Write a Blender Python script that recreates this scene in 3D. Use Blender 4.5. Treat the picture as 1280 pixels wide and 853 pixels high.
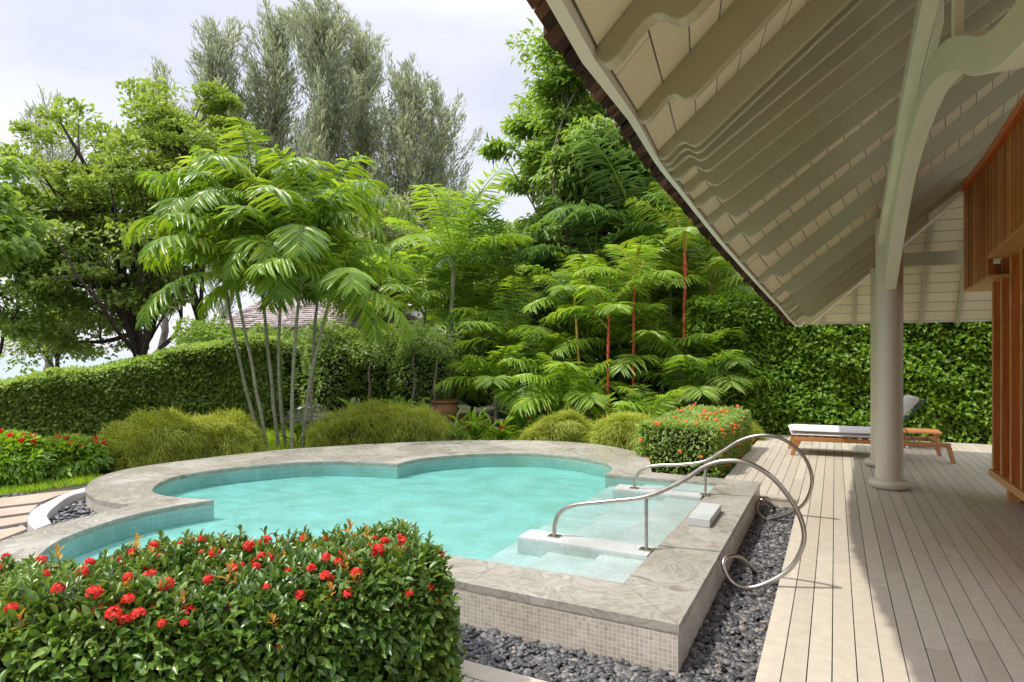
import bpy, math, random
import numpy as np
R = math.radians
C = bpy.context.scene.collection
for o in list(bpy.data.objects): bpy.data.objects.remove(o)
rng = np.random.default_rng(7)
random.seed(7)

# ------------------------------------------------------------------ camera, sky, sun
F, HY, H = 786.0, 439.0, 1.55
TH = math.atan(404/786.0); SN, CS = math.sin(TH), math.cos(TH)
cam = bpy.data.cameras.new("camera"); camo = bpy.data.objects.new("camera", cam); C.objects.link(camo)
camo.location = (0, 0, H); camo.rotation_euler = (R(90), 0, TH)
cam.sensor_width = 36; cam.lens = F/1280*36; cam.shift_y = (HY-426.5)/1280
cam.clip_start = .05; cam.clip_end = 2500
scn = bpy.context.scene; scn.camera = camo
scn.view_settings.view_transform = 'Standard'; scn.view_settings.look = 'None'
scn.view_settings.gamma = 1; scn.view_settings.exposure = 1.05
scn.cycles.max_bounces = 10; scn.cycles.diffuse_bounces = 8; scn.cycles.transparent_max_bounces = 24

SUND = np.array([.46, .42, -1.0])            # the way the sunlight travels
SUND = SUND/np.linalg.norm(SUND)
w = bpy.data.worlds.new("World"); scn.world = w; w.use_nodes = True
nt = w.node_tree; nt.nodes.clear()
N = nt.nodes.new; L = nt.links.new
out = N('ShaderNodeOutputWorld'); bg = N('ShaderNodeBackground'); sky = N('ShaderNodeTexSky')
sky.sky_type = 'NISHITA'; sky.sun_disc = False
sky.sun_elevation = math.asin(-SUND[2]); sky.sun_rotation = math.atan2(-SUND[0], -SUND[1])
tc = N('ShaderNodeTexCoord'); mp = N('ShaderNodeMapping'); mp.inputs['Scale'].default_value = (1.3, 1.3, 3.2)
no = N('ShaderNodeTexNoise'); no.inputs['Scale'].default_value = 1.6; no.inputs['Detail'].default_value = 6
no.inputs['Roughness'].default_value = .55
rp = N('ShaderNodeValToRGB'); rp.color_ramp.elements[0].position = .36; rp.color_ramp.elements[1].position = .68
rp.color_ramp.elements[0].color = (4.1, 4.2, 4.85, 1); rp.color_ramp.elements[1].color = (5.6, 5.5, 5.9, 1)
mx = N('ShaderNodeMix'); mx.data_type = 'RGBA'; mx.inputs[0].default_value = .86
L(tc.outputs['Generated'], mp.inputs[0]); L(mp.outputs[0], no.inputs['Vector']); L(no.outputs['Fac'], rp.inputs[0])
sx = N('ShaderNodeSeparateXYZ'); L(tc.outputs['Generated'], sx.inputs[0])
mr = N('ShaderNodeMapRange'); mr.inputs['From Min'].default_value = .45; mr.inputs['From Max'].default_value = 1; mr.inputs['To Min'].default_value = 1; mr.inputs['To Max'].default_value = 3.2
L(sx.outputs['Z'], mr.inputs['Value']); vm = N('ShaderNodeVectorMath'); vm.operation = 'SCALE'; L(rp.outputs[0], vm.inputs[0]); L(mr.outputs[0], vm.inputs['Scale'])
L(sky.outputs[0], mx.inputs[6]); L(vm.outputs[0], mx.inputs[7]); L(mx.outputs[2], bg.inputs[0])
bg.inputs[1].default_value = .1; L(bg.outputs[0], out.inputs[0])

sl = bpy.data.lights.new("sun", 'SUN'); sl.energy = 2.0; sl.angle = R(1.0); sl.color = (1, .95, .86)
so = bpy.data.objects.new("sun", sl); C.objects.link(so)
from mathutils import Vector, Matrix
so.rotation_euler = Vector((-SUND[0], -SUND[1], -SUND[2])).to_track_quat('Z', 'Y').to_euler()

# ------------------------------------------------------------------ measuring helpers (reference pixels -> metres)
def at(x, y, d):
    u = (x-640)/F*d
    return (u*CS-d*SN, u*SN+d*CS, H-(y-HY)*d/F)
def gr(x, y, z=0.0):
    return at(x, y, F*(H-z)/(y-HY))
def onY(x, y, Y):
    k = (x-640)/F; return at(x, y, Y/(k*SN+CS))

# ------------------------------------------------------------------ object helpers
def tag(o, label=None, cat=None, group=None, kind=None):
    for k, v in (('label', label), ('category', cat), ('group', group), ('kind', kind)):
        if v: o[k] = v
    return o
def empty(name, loc, label=None, cat=None, group=None, rz=0):
    o = bpy.data.objects.new(name, None); C.objects.link(o)
    o.location = loc; o.rotation_euler = (0, 0, rz); o.empty_display_size = .2
    return tag(o, label, cat, group)
def mesh(name, V, Fc, mat, parent=None, smooth=False, uv=None):
    me = bpy.data.meshes.new(name)
    V = np.asarray(V, dtype=np.float32)
    if isinstance(Fc, np.ndarray):
        nf, k = Fc.shape
        me.vertices.add(len(V)); me.vertices.foreach_set('co', V.ravel())
        me.loops.add(nf*k); me.loops.foreach_set('vertex_index', Fc.astype(np.int32).ravel())
        me.polygons.add(nf); me.polygons.foreach_set('loop_start', np.arange(0, nf*k, k, dtype=np.int32))
        me.update(calc_edges=True)
    else:
        me.from_pydata([tuple(map(float, v)) for v in V], [], Fc)
    if uv is not None:
        l = me.uv_layers.new(name='uv'); l.data.foreach_set('uv', np.asarray(uv, dtype=np.float32).ravel())
    if smooth: me.polygons.foreach_set('use_smooth', np.ones(len(me.polygons), dtype=bool))
    me.materials.append(mat)
    o = bpy.data.objects.new(name, me); C.objects.link(o)
    if parent: o.parent = parent
    return o
class MB:
    def __init__(s): s.v = []; s.f = []
    def add(s, v, f):
        n = len(s.v); s.v += [tuple(p) for p in v]; s.f += [tuple(i+n for i in q) for q in f]
    def box(s, x0, x1, y0, y1, z0, z1):
        s.add([(x0,y0,z0),(x1,y0,z0),(x1,y1,z0),(x0,y1,z0),(x0,y0,z1),(x1,y0,z1),(x1,y1,z1),(x0,y1,z1)],
              [(0,3,2,1),(4,5,6,7),(0,1,5,4),(1,2,6,5),(2,3,7,6),(3,0,4,7)])
    def prism(s, poly, vec):           # poly: planar 3D loop, extruded by vec
        n = len(poly); q = [tuple(p[i]+vec[i] for i in range(3)) for p in poly]
        f = [tuple(range(n))[::-1], tuple(range(n, 2*n))]
        for i in range(n): j = (i+1) % n; f.append((i, j, n+j, n+i))
        s.add(list(poly)+q, f)
    def strip_prism(s, top, bot, vec): # two equal-length chains, filled with quads, extruded
        n = len(top); A = list(top)+list(bot); B = [tuple(p[i]+vec[i] for i in range(3)) for p in A]
        f = []
        for i in range(n-1):
            f.append((i, i+1, n+i+1, n+i)); f.append((2*n+i, 2*n+n+i, 2*n+n+i+1, 2*n+i+1))
            f.append((i, 2*n+i, 2*n+i+1, i+1)); f.append((n+i, n+i+1, 3*n+i+1, 3*n+i))
        f.append((0, n, 3*n, 2*n)); f.append((n-1, 2*n+n-1, 3*n+n-1, n+n-1))
        s.add(A+B, f)
    def tube(s, pts, rad, seg=10, cap=True):
        P = [Vector(p) for p in pts]; n = len(P); rs = rad if hasattr(rad, '__len__') else [rad]*n
        T = [(P[min(i+1, n-1)]-P[max(i-1, 0)]).normalized() for i in range(n)]
        a = Vector((0,0,1)) if abs(T[0].z) < .9 else Vector((0,1,0))
        u = T[0].cross(a).normalized(); v = []; f = []
        for i in range(n):
            u = (u-T[i]*u.dot(T[i])).normalized(); w_ = T[i].cross(u)
            for k in range(seg):
                an = 2*math.pi*k/seg; v.append(P[i]+(u*math.cos(an)+w_*math.sin(an))*rs[i])
        for i in range(n-1):
            for k in range(seg):
                k2 = (k+1) % seg; f.append((i*seg+k, i*seg+k2, (i+1)*seg+k2, (i+1)*seg+k))
        if cap: f.append(tuple(range(seg))[::-1]); f.append(tuple(range((n-1)*seg, n*seg)))
        s.add(v, f)
    def lathe(s, prof, c, seg=40):
        n = len(prof); v = []; f = []
        for r_, z in prof:
            for k in range(seg):
                a = 2*math.pi*k/seg; v.append((c[0]+r_*math.cos(a), c[1]+r_*math.sin(a), c[2]+z))
        for i in range(n-1):
            for k in range(seg):
                k2 = (k+1) % seg; f.append((i*seg+k, i*seg+k2, (i+1)*seg+k2, (i+1)*seg+k))
        f.append(tuple(range(seg))[::-1]); f.append(tuple(range((n-1)*seg, n*seg)))
        s.add(v, f)
    def build(s, name, mat, parent=None, smooth=False, bevel=0, uv=None):
        o = mesh(name, s.v, s.f, mat, parent, smooth, uv)
        if bevel:
            b = o.modifiers.new('bevel', 'BEVEL'); b.width = bevel; b.segments = 2; b.limit_method = 'ANGLE'; b.angle_limit = R(40)
        if smooth:
            e = o.modifiers.new('split', 'EDGE_SPLIT'); e.split_angle = R(40)
        return o
def spline(P, n=8, closed=False):
    P = [tuple(p) for p in P]; out = []; m = len(P); D = len(P[0])
    rngi = range(m) if closed else range(m-1)
    for i in rngi:
        a = P[(i-1) % m] if closed or i > 0 else P[0]; b = P[i]; c = P[(i+1) % m]
        d = P[(i+2) % m] if closed or i+2 < m else P[m-1]
        for k in range(n):
            t = k/n
            out.append(tuple(.5*((2*b[j])+(-a[j]+c[j])*t+(2*a[j]-5*b[j]+4*c[j]-d[j])*t*t+(-a[j]+3*b[j]-3*c[j]+d[j])*t**3) for j in range(D)))
    if not closed: out.append(P[-1])
    return out

# ------------------------------------------------------------------ materials
def mat_new(name):
    m = bpy.data.materials.new(name); m.use_nodes = True; t = m.node_tree; b = t.nodes['Principled BSDF']
    return m, t, b
def ramp(t, stops):
    r_ = t.nodes.new('ShaderNodeValToRGB'); e = r_.color_ramp.elements
    while len(e) < len(stops): e.new(.5)
    for i, (p, c) in enumerate(stops): e[i].position = p; e[i].color = (*c, 1)
    return r_
def noise_mat(name, c1, c2, scale=5, rough=.6, bump=.1, bscale=40, metallic=0, stretch=None, coord='Object', spec=.5, detail=5):
    m, t, b = mat_new(name); n = t.nodes.new; l = t.links.new
    tc = n('ShaderNodeTexCoord'); mp = n('ShaderNodeMapping'); l(tc.outputs[coord], mp.inputs[0])
    if stretch: mp.inputs['Scale'].default_value = stretch
    no = n('ShaderNodeTexNoise'); no.inputs['Scale'].default_value = scale; no.inputs['Detail'].default_value = detail; l(mp.outputs[0], no.inputs['Vector'])
    rp = ramp(t, [(.3, c1), (.7, c2)]); l(no.outputs['Fac'], rp.inputs[0]); l(rp.outputs[0], b.inputs['Base Color'])
    b.inputs['Roughness'].default_value = rough; b.inputs['Metallic'].default_value = metallic
    b.inputs['Specular IOR Level'].default_value = spec
    n2 = n('ShaderNodeTexNoise'); n2.inputs['Scale'].default_value = bscale; n2.inputs['Detail'].default_value = 4; l(mp.outputs[0], n2.inputs['Vector'])
    bp = n('ShaderNodeBump'); bp.inputs['Strength'].default_value = bump; bp.inputs['Distance'].default_value = .01
    l(n2.outputs['Fac'], bp.inputs['Height']); l(bp.outputs[0], b.inputs['Normal'])
    return m
def leaf_mat(name, stops, rough=.42, trans=.42, spec=.5):
    m, t, b = mat_new(name); n = t.nodes.new; l = t.links.new
    ge = n('ShaderNodeNewGeometry'); rp = ramp(t, stops)
    tc = n('ShaderNodeTexCoord'); no = n('ShaderNodeTexNoise'); no.inputs['Scale'].default_value = 1.1; no.inputs['Detail'].default_value = 2
    l(tc.outputs['Object'], no.inputs['Vector'])
    ma = n('ShaderNodeMath'); ma.operation = 'MULTIPLY_ADD'; ma.inputs[1].default_value = .62
    mb = n('ShaderNodeMath'); mb.operation = 'MULTIPLY_ADD'; mb.inputs[1].default_value = 1.1; mb.inputs[2].default_value = -.36
    l(no.outputs['Fac'], mb.inputs[0]); l(ge.outputs['Random Per Island'], ma.inputs[0]); l(mb.outputs[0], ma.inputs[2])
    l(ma.outputs[0], rp.inputs[0]); l(rp.outputs[0], b.inputs['Base Color'])
    b.inputs['Roughness'].default_value = rough; b.inputs['Specular IOR Level'].default_value = spec
    tr = n('ShaderNodeBsdfTranslucent'); hs = n('ShaderNodeHueSaturation'); hs.inputs['Value'].default_value = 1.6; hs.inputs['Hue'].default_value = .485
    hs.inputs['Saturation'].default_value = 1.1
    l(rp.outputs[0], hs.inputs['Color']); l(hs.outputs[0], tr.inputs[0])
    ms = n('ShaderNodeMixShader'); ms.inputs[0].default_value = trans
    o = t.nodes['Material Output']; l(b.outputs[0], ms.inputs[1]); l(tr.outputs[0], ms.inputs[2]); l(ms.outputs[0], o.inputs[0])
    return m
def wood_mat(name, c1, c2, axis='Z', rough=.4, s=9):
    m, t, b = mat_new(name); n = t.nodes.new; l = t.links.new
    tc = n('ShaderNodeTexCoord'); mp = n('ShaderNodeMapping'); l(tc.outputs['Object'], mp.inputs[0])
    st = {'X': (.06, 1, 1), 'Y': (1, .06, 1), 'Z': (1, 1, .06)}[axis]; mp.inputs['Scale'].default_value = st
    no = n('ShaderNodeTexNoise'); no.inputs['Scale'].default_value = s*4; no.inputs['Detail'].default_value = 6; no.inputs['Distortion'].default_value = .4; l(mp.outputs[0], no.inputs['Vector'])
    n3 = n('ShaderNodeTexNoise'); n3.inputs['Scale'].default_value = s*.8; l(mp.outputs[0], n3.inputs['Vector'])
    ad = n('ShaderNodeMath'); ad.operation = 'MULTIPLY_ADD'; ad.inputs[1].default_value = .5; l(no.outputs['Fac'], ad.inputs[0])
    hf = n('ShaderNodeMath'); hf.operation = 'MULTIPLY'; hf.inputs[1].default_value = .5; l(n3.outputs['Fac'], hf.inputs[0]); l(hf.outputs[0], ad.inputs[2])
    rp = ramp(t, [(.35, c1), (.65, c2)]); l(ad.outputs[0], rp.inputs[0]); l(rp.outputs[0], b.inputs['Base Color'])
    b.inputs['Roughness'].default_value = rough
    bp = n('ShaderNodeBump'); bp.inputs['Strength'].default_value = .15; bp.inputs['Distance'].default_value = .005
    l(no.outputs['Fac'], bp.inputs['Height']); l(bp.outputs[0], b.inputs['Normal'])
    return m
def tile_mat(name, ca, cb, cm, size=.025, mortar=.06, rough=.35, big=None, bump=.4, squash=1):
    m, t, b = mat_new(name); n = t.nodes.new; l = t.links.new
    tc = n('ShaderNodeTexCoord'); br = n('ShaderNodeTexBrick'); l(tc.outputs['UV'], br.inputs['Vector'])
    br.offset = 0; br.inputs['Scale'].default_value = 1; br.inputs['Brick Width'].default_value = size; br.inputs['Row Height'].default_value = size
    br.inputs['Mortar Size'].default_value = size*mortar; br.inputs['Mortar Smooth'].default_value = .3; br.inputs['Bias'].default_value = 0
    br.inputs['Color1'].default_value = (*ca, 1); br.inputs['Color2'].default_value = (*cb, 1); br.inputs['Mortar'].default_value = (*cm, 1)
    no = n('ShaderNodeTexNoise'); no.inputs['Scale'].default_value = 3; no.inputs['Detail'].default_value = 6; l(tc.outputs['Object'], no.inputs['Vector'])
    rp = ramp(t, [(.3, (.82, .80, .74)), (.7, (1.08, 1.07, 1.06))]); l(no.outputs['Fac'], rp.inputs[0])
    mu = n('ShaderNodeMix'); mu.data_type = 'RGBA'; mu.blend_type = 'MULTIPLY'; mu.inputs[0].default_value = 1
    l(br.outputs['Color'], mu.inputs[6]); l(rp.outputs[0], mu.inputs[7]); l(mu.outputs[2], b.inputs['Base Color'])
    b.inputs['Roughness'].default_value = rough
    bp = n('ShaderNodeBump'); bp.inputs['Strength'].default_value = bump; bp.inputs['Distance'].default_value = .003; bp.invert = True
    l(br.outputs['Fac'], bp.inputs['Height']); l(bp.outputs[0], b.inputs['Normal'])
    return m
def board_mat(name, c1, c2, width=.16, rough=.55, length=2.6):
    # painted boarding: grooves across the uv v direction
    m, t, b = mat_new(name); n = t.nodes.new; l = t.links.new
    tc = n('ShaderNodeTexCoord'); br = n('ShaderNodeTexBrick'); l(tc.outputs['UV'], br.inputs['Vector'])
    br.offset = .5; br.inputs['Scale'].default_value = 1; br.inputs['Brick Width'].default_value = length; br.inputs['Row Height'].default_value = width
    br.inputs['Mortar Size'].default_value = .0035; br.inputs['Mortar Smooth'].default_value = .1
    br.inputs['Color1'].default_value = (*c1, 1); br.inputs['Color2'].default_value = (*c2, 1); br.inputs['Mortar'].default_value = (.09, .08, .06, 1)
    l(br.outputs['Color'], b.inputs['Base Color']); b.inputs['Roughness'].default_value = rough
    bp = n('ShaderNodeBump'); bp.inputs['Strength'].default_value = .8; bp.inputs['Distance'].default_value = .01; bp.invert = True
    l(br.outputs['Fac'], bp.inputs['Height']); l(bp.outputs[0], b.inputs['Normal'])
    return m
def stone_mat():
    m, t, b = mat_new('swirled_stone'); n = t.nodes.new; l = t.links.new
    tc = n('ShaderNodeTexCoord'); no = n('ShaderNodeTexNoise'); no.inputs['Scale'].default_value = 1.2; no.inputs['Detail'].default_value = 3
    l(tc.outputs['Object'], no.inputs['Vector'])
    va = n('ShaderNodeVectorMath'); va.operation = 'MULTIPLY_ADD'; va.inputs[1].default_value = (1.3, 1.3, 1.3)
    l(no.outputs['Color'], va.inputs[0]); l(tc.outputs['Object'], va.inputs[2])
    n2 = n('ShaderNodeTexNoise'); n2.inputs['Scale'].default_value = 3.2; n2.inputs['Detail'].default_value = 9; n2.inputs['Roughness'].default_value = .62; n2.inputs['Distortion'].default_value = 1.4
    l(va.outputs[0], n2.inputs['Vector'])
    rp = ramp(t, [(.30, (.17, .15, .12)), (.42, (.29, .265, .225)), (.5, (.375, .35, .30)), (.56, (.25, .23, .195)), (.63, (.42, .395, .345)), (.78, (.33, .31, .27))])
    l(n2.outputs['Fac'], rp.inputs[0])
    n3 = n('ShaderNodeTexNoise'); n3.inputs['Scale'].default_value = 1.7; n3.inputs['Detail'].default_value = 4; l(tc.outputs['Object'], n3.inputs['Vector'])
    rr = ramp(t, [(.42, (.16, .16, .16)), (.62, (.5, .5, .5))]); l(n3.outputs['Fac'], rr.inputs[0]); l(rr.outputs[0], b.inputs['Roughness'])
    l(rp.outputs[0], b.inputs['Base Color'])
    n4 = n('ShaderNodeTexNoise'); n4.inputs['Scale'].default_value = 90; l(tc.outputs['Object'], n4.inputs['Vector'])
    bp = n('ShaderNodeBump'); bp.inputs['Strength'].default_value = .12; bp.inputs['Distance'].default_value = .01
    l(n4.outputs['Fac'], bp.inputs['Height']); l(bp.outputs[0], b.inputs['Normal'])
    return m
def island_mat(name, stops, rough=.5, spec=.4, bump=0, metallic=0):
    m, t, b = mat_new(name); n = t.nodes.new; l = t.links.new
    ge = n('ShaderNodeNewGeometry'); rp = ramp(t, stops); l(ge.outputs['Random Per Island'], rp.inputs[0])
    tc = n('ShaderNodeTexCoord'); no = n('ShaderNodeTexNoise'); no.inputs['Scale'].default_value = 14; no.inputs['Detail'].default_value = 6; l(tc.outputs['Object'], no.inputs['Vector'])
    r2 = ramp(t, [(.3, (.90, .90, .90)), (.7, (1.05, 1.05, 1.05))]); l(no.outputs['Fac'], r2.inputs[0])
    mu = n('ShaderNodeMix'); mu.data_type = 'RGBA'; mu.blend_type = 'MULTIPLY'; mu.inputs[0].default_value = 1
    l(rp.outputs[0], mu.inputs[6]); l(r2.outputs[0], mu.inputs[7]); l(mu.outputs[2], b.inputs['Base Color'])
    b.inputs['Roughness'].default_value = rough; b.inputs['Specular IOR Level'].default_value = spec
    if bump:
        bp = n('ShaderNodeBump'); bp.inputs['Strength'].default_value = bump; bp.inputs['Distance'].default_value = .01
        l(no.outputs['Fac'], bp.inputs['Height']); l(bp.outputs[0], b.inputs['Normal'])
    return m

M = {}
M['ground'] = noise_mat('soil_ground', (.035, .028, .016), (.06, .075, .025), 3, .9, .6, 30)
M['stone'] = stone_mat()
M['mosaic'] = tile_mat('beige_mosaic', (.40, .36, .31), (.55, .51, .45), (.70, .66, .57), .0245, .07)
M['pooltile'] = tile_mat('turquoise_pool_tile', (.30, .44, .425), (.355, .48, .465), (.44, .55, .53), .05, .045, .4, bump=.1)
M['steptile'] = tile_mat('pale_step_tile', (.42, .44, .44), (.51, .53, .535), (.46, .49, .49), .02, .06, .4, bump=.1)
M['deck'] = island_mat('painted_deck', [(0, (.475, .42, .335)), (.5, (.53, .47, .38)), (1, (.57, .51, .415))], .42, .45, .05)
M['dark'] = noise_mat('dark_gap', (.01, .009, .008), (.02, .018, .015), 4, .9)
M['paint'] = noise_mat('grey_green_paint', (.60, .58, .40), (.66, .64, .46), 1.5, .45, .05, 60)
M['rafter'] = noise_mat('rafter_paint', (.39, .36, .225), (.44, .41, .255), 1.5, .5, .06, 50)
M['colpaint'] = noise_mat('column_paint', (.56, .51, .38), (.60, .55, .42), 1.0, .35, .03, 40)
M['ceiling'] = board_mat('ceiling_boards', (.69, .62, .40), (.75, .68, .46))
M['eavewhite'] = noise_mat('eave_trim', (.68, .64, .50), (.73, .69, .54), 2, .5)
M['shingle'] = island_mat('weathered_shingle', [(0, (.018, .011, .007)), (.6, (.055, .032, .018)), (.9, (.13, .06, .03)), (1, (.16, .12, .08))], .85, .2, .6)
M['teak'] = wood_mat('warm_teak', (.30, .115, .032), (.52, .25, .085), 'X', .45)
M['slat'] = wood_mat('varnished_slat', (.40, .10, .015), (.64, .21, .04), 'Z', .35)
M['panel'] = island_mat('vertical_slat_panel', [(0, (.22, .065, .012)), (.5, (.42, .145, .028)), (1, (.60, .23, .05))], .4, .5)
M['railwood'] = wood_mat('golden_rail', (.42, .19, .05), (.66, .36, .12), 'Y', .38)
M['orange'] = wood_mat('orange_trim', (.50, .12, .025), (.66, .19, .04), 'Y', .4)
M['steel'] = noise_mat('brushed_steel', (.36, .32, .27), (.48, .44, .38), 30, .3, .03, 200, 1)
M['pebble'] = island_mat('dark_pebble', [(0, (.035, .035, .038)), (.55, (.09, .09, .095)), (.9, (.17, .165, .165)), (1, (.30, .26, .22))], .45, .5)
M['concrete'] = noise_mat('pale_concrete', (.36, .345, .335), (.45, .435, .42), 3, .7, .2, 60)
M['paver'] = noise_mat('sand_paver', (.33, .255, .19), (.43, .345, .265), 3, .8, .3, 50)
M['cushion'] = noise_mat('white_cushion', (.70, .67, .66), (.78, .75, .74), 12, .85, .15, 120)
M['greenmetal'] = noise_mat('green_metal', (.03, .08, .06), (.05, .11, .085), 6, .4)
M['white'] = noise_mat('white_wall', (.60, .58, .56), (.68, .66, .64), 2, .8)
M['rooftile'] = island_mat('grey_roof_shingle', [(0, (.34, .28, .27)), (.5, (.48, .41, .40)), (1, (.60, .54, .53))], .8, .3, .4)
M['bark'] = noise_mat('grey_bark', (.11, .09, .065), (.24, .20, .15), 6, .9, .8, 30, stretch=(1, 1, .4))
M['palmbark'] = noise_mat('ringed_palm_trunk', (.17, .17, .10), (.36, .35, .25), 14, .8, .6, 30, stretch=(.3, .3, 2.2))
M['darkbark'] = noise_mat('dark_bark', (.035, .026, .02), (.09, .065, .045), 6, .9, .8, 30)
M['redstem'] = noise_mat('red_stem', (.42, .045, .015), (.60, .11, .03), 8, .45, .1, 30, stretch=(.5, .5, 2))
M['yellowstem'] = noise_mat('yellow_stem', (.45, .30, .05), (.60, .42, .10), 8, .5, .1, 30)
M['terracotta'] = noise_mat('terracotta', (.26, .12, .055), (.40, .20, .10), 5, .8, .3, 30)
G = lambda n, a, b_, c, **k: M.__setitem__(n, leaf_mat(n, [(0, tuple(v*q for v, q in zip(a, (2.5, 2.1, 1.8)))), (.5, tuple(min(.8, v*q) for v, q in zip(b_, (2.3, 1.98, 1.7)))), (1, tuple(min(.85, v*1.4) for v in c))], **k))
G('leaf_ixora', (.014, .040, .009), (.042, .090, .017), (.15, .22, .035), rough=.3, trans=.2)
G('leaf_hedge', (.035, .085, .012), (.085, .165, .02), (.19, .30, .04), rough=.4)
G('leaf_clipped', (.05, .10, .024), (.115, .19, .045), (.23, .31, .10), rough=.5)
G('leaf_bamboo', (.085, .125, .014), (.155, .205, .028), (.25, .30, .06), rough=.55, trans=.4)
G('leaf_palm', (.028, .075, .012), (.08, .155, .022), (.24, .31, .05), rough=.3, trans=.4)
G('leaf_palmdark', (.028, .07, .022), (.065, .13, .035), (.14, .22, .06), rough=.34)
G('leaf_palmlime', (.055, .12, .015), (.11, .20, .03), (.24, .33, .06), rough=.34)
G('leaf_tree', (.045, .085, .018), (.10, .165, .035), (.20, .28, .07), rough=.42)
G('leaf_treebright', (.045, .095, .018), (.09, .165, .032), (.20, .29, .07), rough=.42)
G('leaf_bush', (.035, .08, .018), (.09, .155, .04), (.20, .28, .08), rough=.42)
G('leaf_pale', (.05, .09, .03), (.11, .16, .06), (.22, .27, .13), rough=.4)
G('needle', (.14, .185, .15), (.21, .26, .20), (.28, .33, .28), rough=.7, trans=.6)
G('leaf_ginger', (.035, .095, .012), (.085, .17, .022), (.22, .32, .045), rough=.35)
G('flower_red', (.26, .010, .007), (.38, .028, .018), (.46, .08, .04), rough=.6, trans=.2)
G('flower_orange', (.55, .10, .03), (.70, .16, .05), (.80, .26, .10), rough=.5, trans=.2)
G('leaf_bronze', (.10, .06, .02), (.20, .13, .03), (.28, .24, .05), rough=.4)
G('grass', (.07, .15, .012), (.15, .26, .02), (.28, .40, .05), rough=.5)
M['core'] = noise_mat('dark_solid_core', (.008, .014, .005), (.02, .03, .01), 8, .9)  # near-black solid filling behind the leaves, not modelled branches

# ------------------------------------------------------------------ foliage tools
K4 = (np.array([(0,0,0),(.5,.5,.12),(0,1,-.06),(-.5,.5,.12)], float), np.array([(0,1,2),(0,2,3)]))
K9 = (np.array([(0,0,0),(.36,.26,.07),(.5,.55,.08),(.28,.82,.0),(0,1,-.14),(-.28,.82,0),(-.5,.55,.08),(-.36,.26,.07),(0,.5,-.01)], float),
      np.array([(0,1,8),(1,2,8),(2,3,8),(3,4,8),(4,5,8),(5,6,8),(6,7,8),(7,0,8)]))
BL = (np.array([(-.5,0,0),(.5,0,0),(.35,.6,-.06),(-.35,.6,-.06),(0,1,-.28)], float), np.array([(0,1,2),(0,2,3),(3,2,4)]))
def unit(a): return a/np.maximum(np.linalg.norm(a, axis=-1, keepdims=True), 1e-9)
def scatter(T, pos, d, nrm, ln, wd):
    """copies of template T (width x, length y, lift z) at pos, along d, facing nrm"""
    t, f = T; n = len(pos); d = unit(d); x = unit(np.cross(d, nrm)); z = np.cross(x, d)
    ln = np.broadcast_to(ln, n)[:, None, None]; wd = np.broadcast_to(wd, n)[:, None, None]
    V = pos[:, None]+x[:, None]*t[None, :, 0:1]*wd+d[:, None]*t[None, :, 1:2]*ln+z[:, None]*t[None, :, 2:3]*ln
    Fc = f[None]+(np.arange(n)*len(t))[:, None, None]
    return V.reshape(-1, 3), Fc.reshape(-1, f.shape[1])
class LB:
    def __init__(s): s.v = []; s.f = []; s.n = 0
    def add(s, V, Fc): s.v.append(V); s.f.append(Fc+s.n); s.n += len(V)
    def build(s, name, mat, parent=None): return mesh(name, np.concatenate(s.v), np.concatenate(s.f), mat, parent)
def rdir(n): return unit(rng.normal(size=(n, 3)))
def lump(p, s, seed=0.):
    """cheap smooth 3D noise, about -1..1"""
    q = p*s+seed
    return (np.sin(q[:,0]*1.3+1.7*np.sin(q[:,1]*.9+seed))+np.sin(q[:,1]*1.7+1.3*np.sin(q[:,2]*1.1))+np.sin(q[:,2]*1.5+q[:,0]*.7+1.9*seed))/3
def leaves(lb, pos, out, ln, wd, T=K4, rand=.9, droop=.25):
    n = len(pos); d = unit(out+rdir(n)*rand); d[:, 2] -= droop; nr = unit(out*.6+np.array([-.25, -.3, .8])+rdir(n)*.55)
    l_ = ln*rng.uniform(.65, 1.25, n); lb.add(*scatter(T, pos, d, nr, l_, l_*wd))
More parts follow.
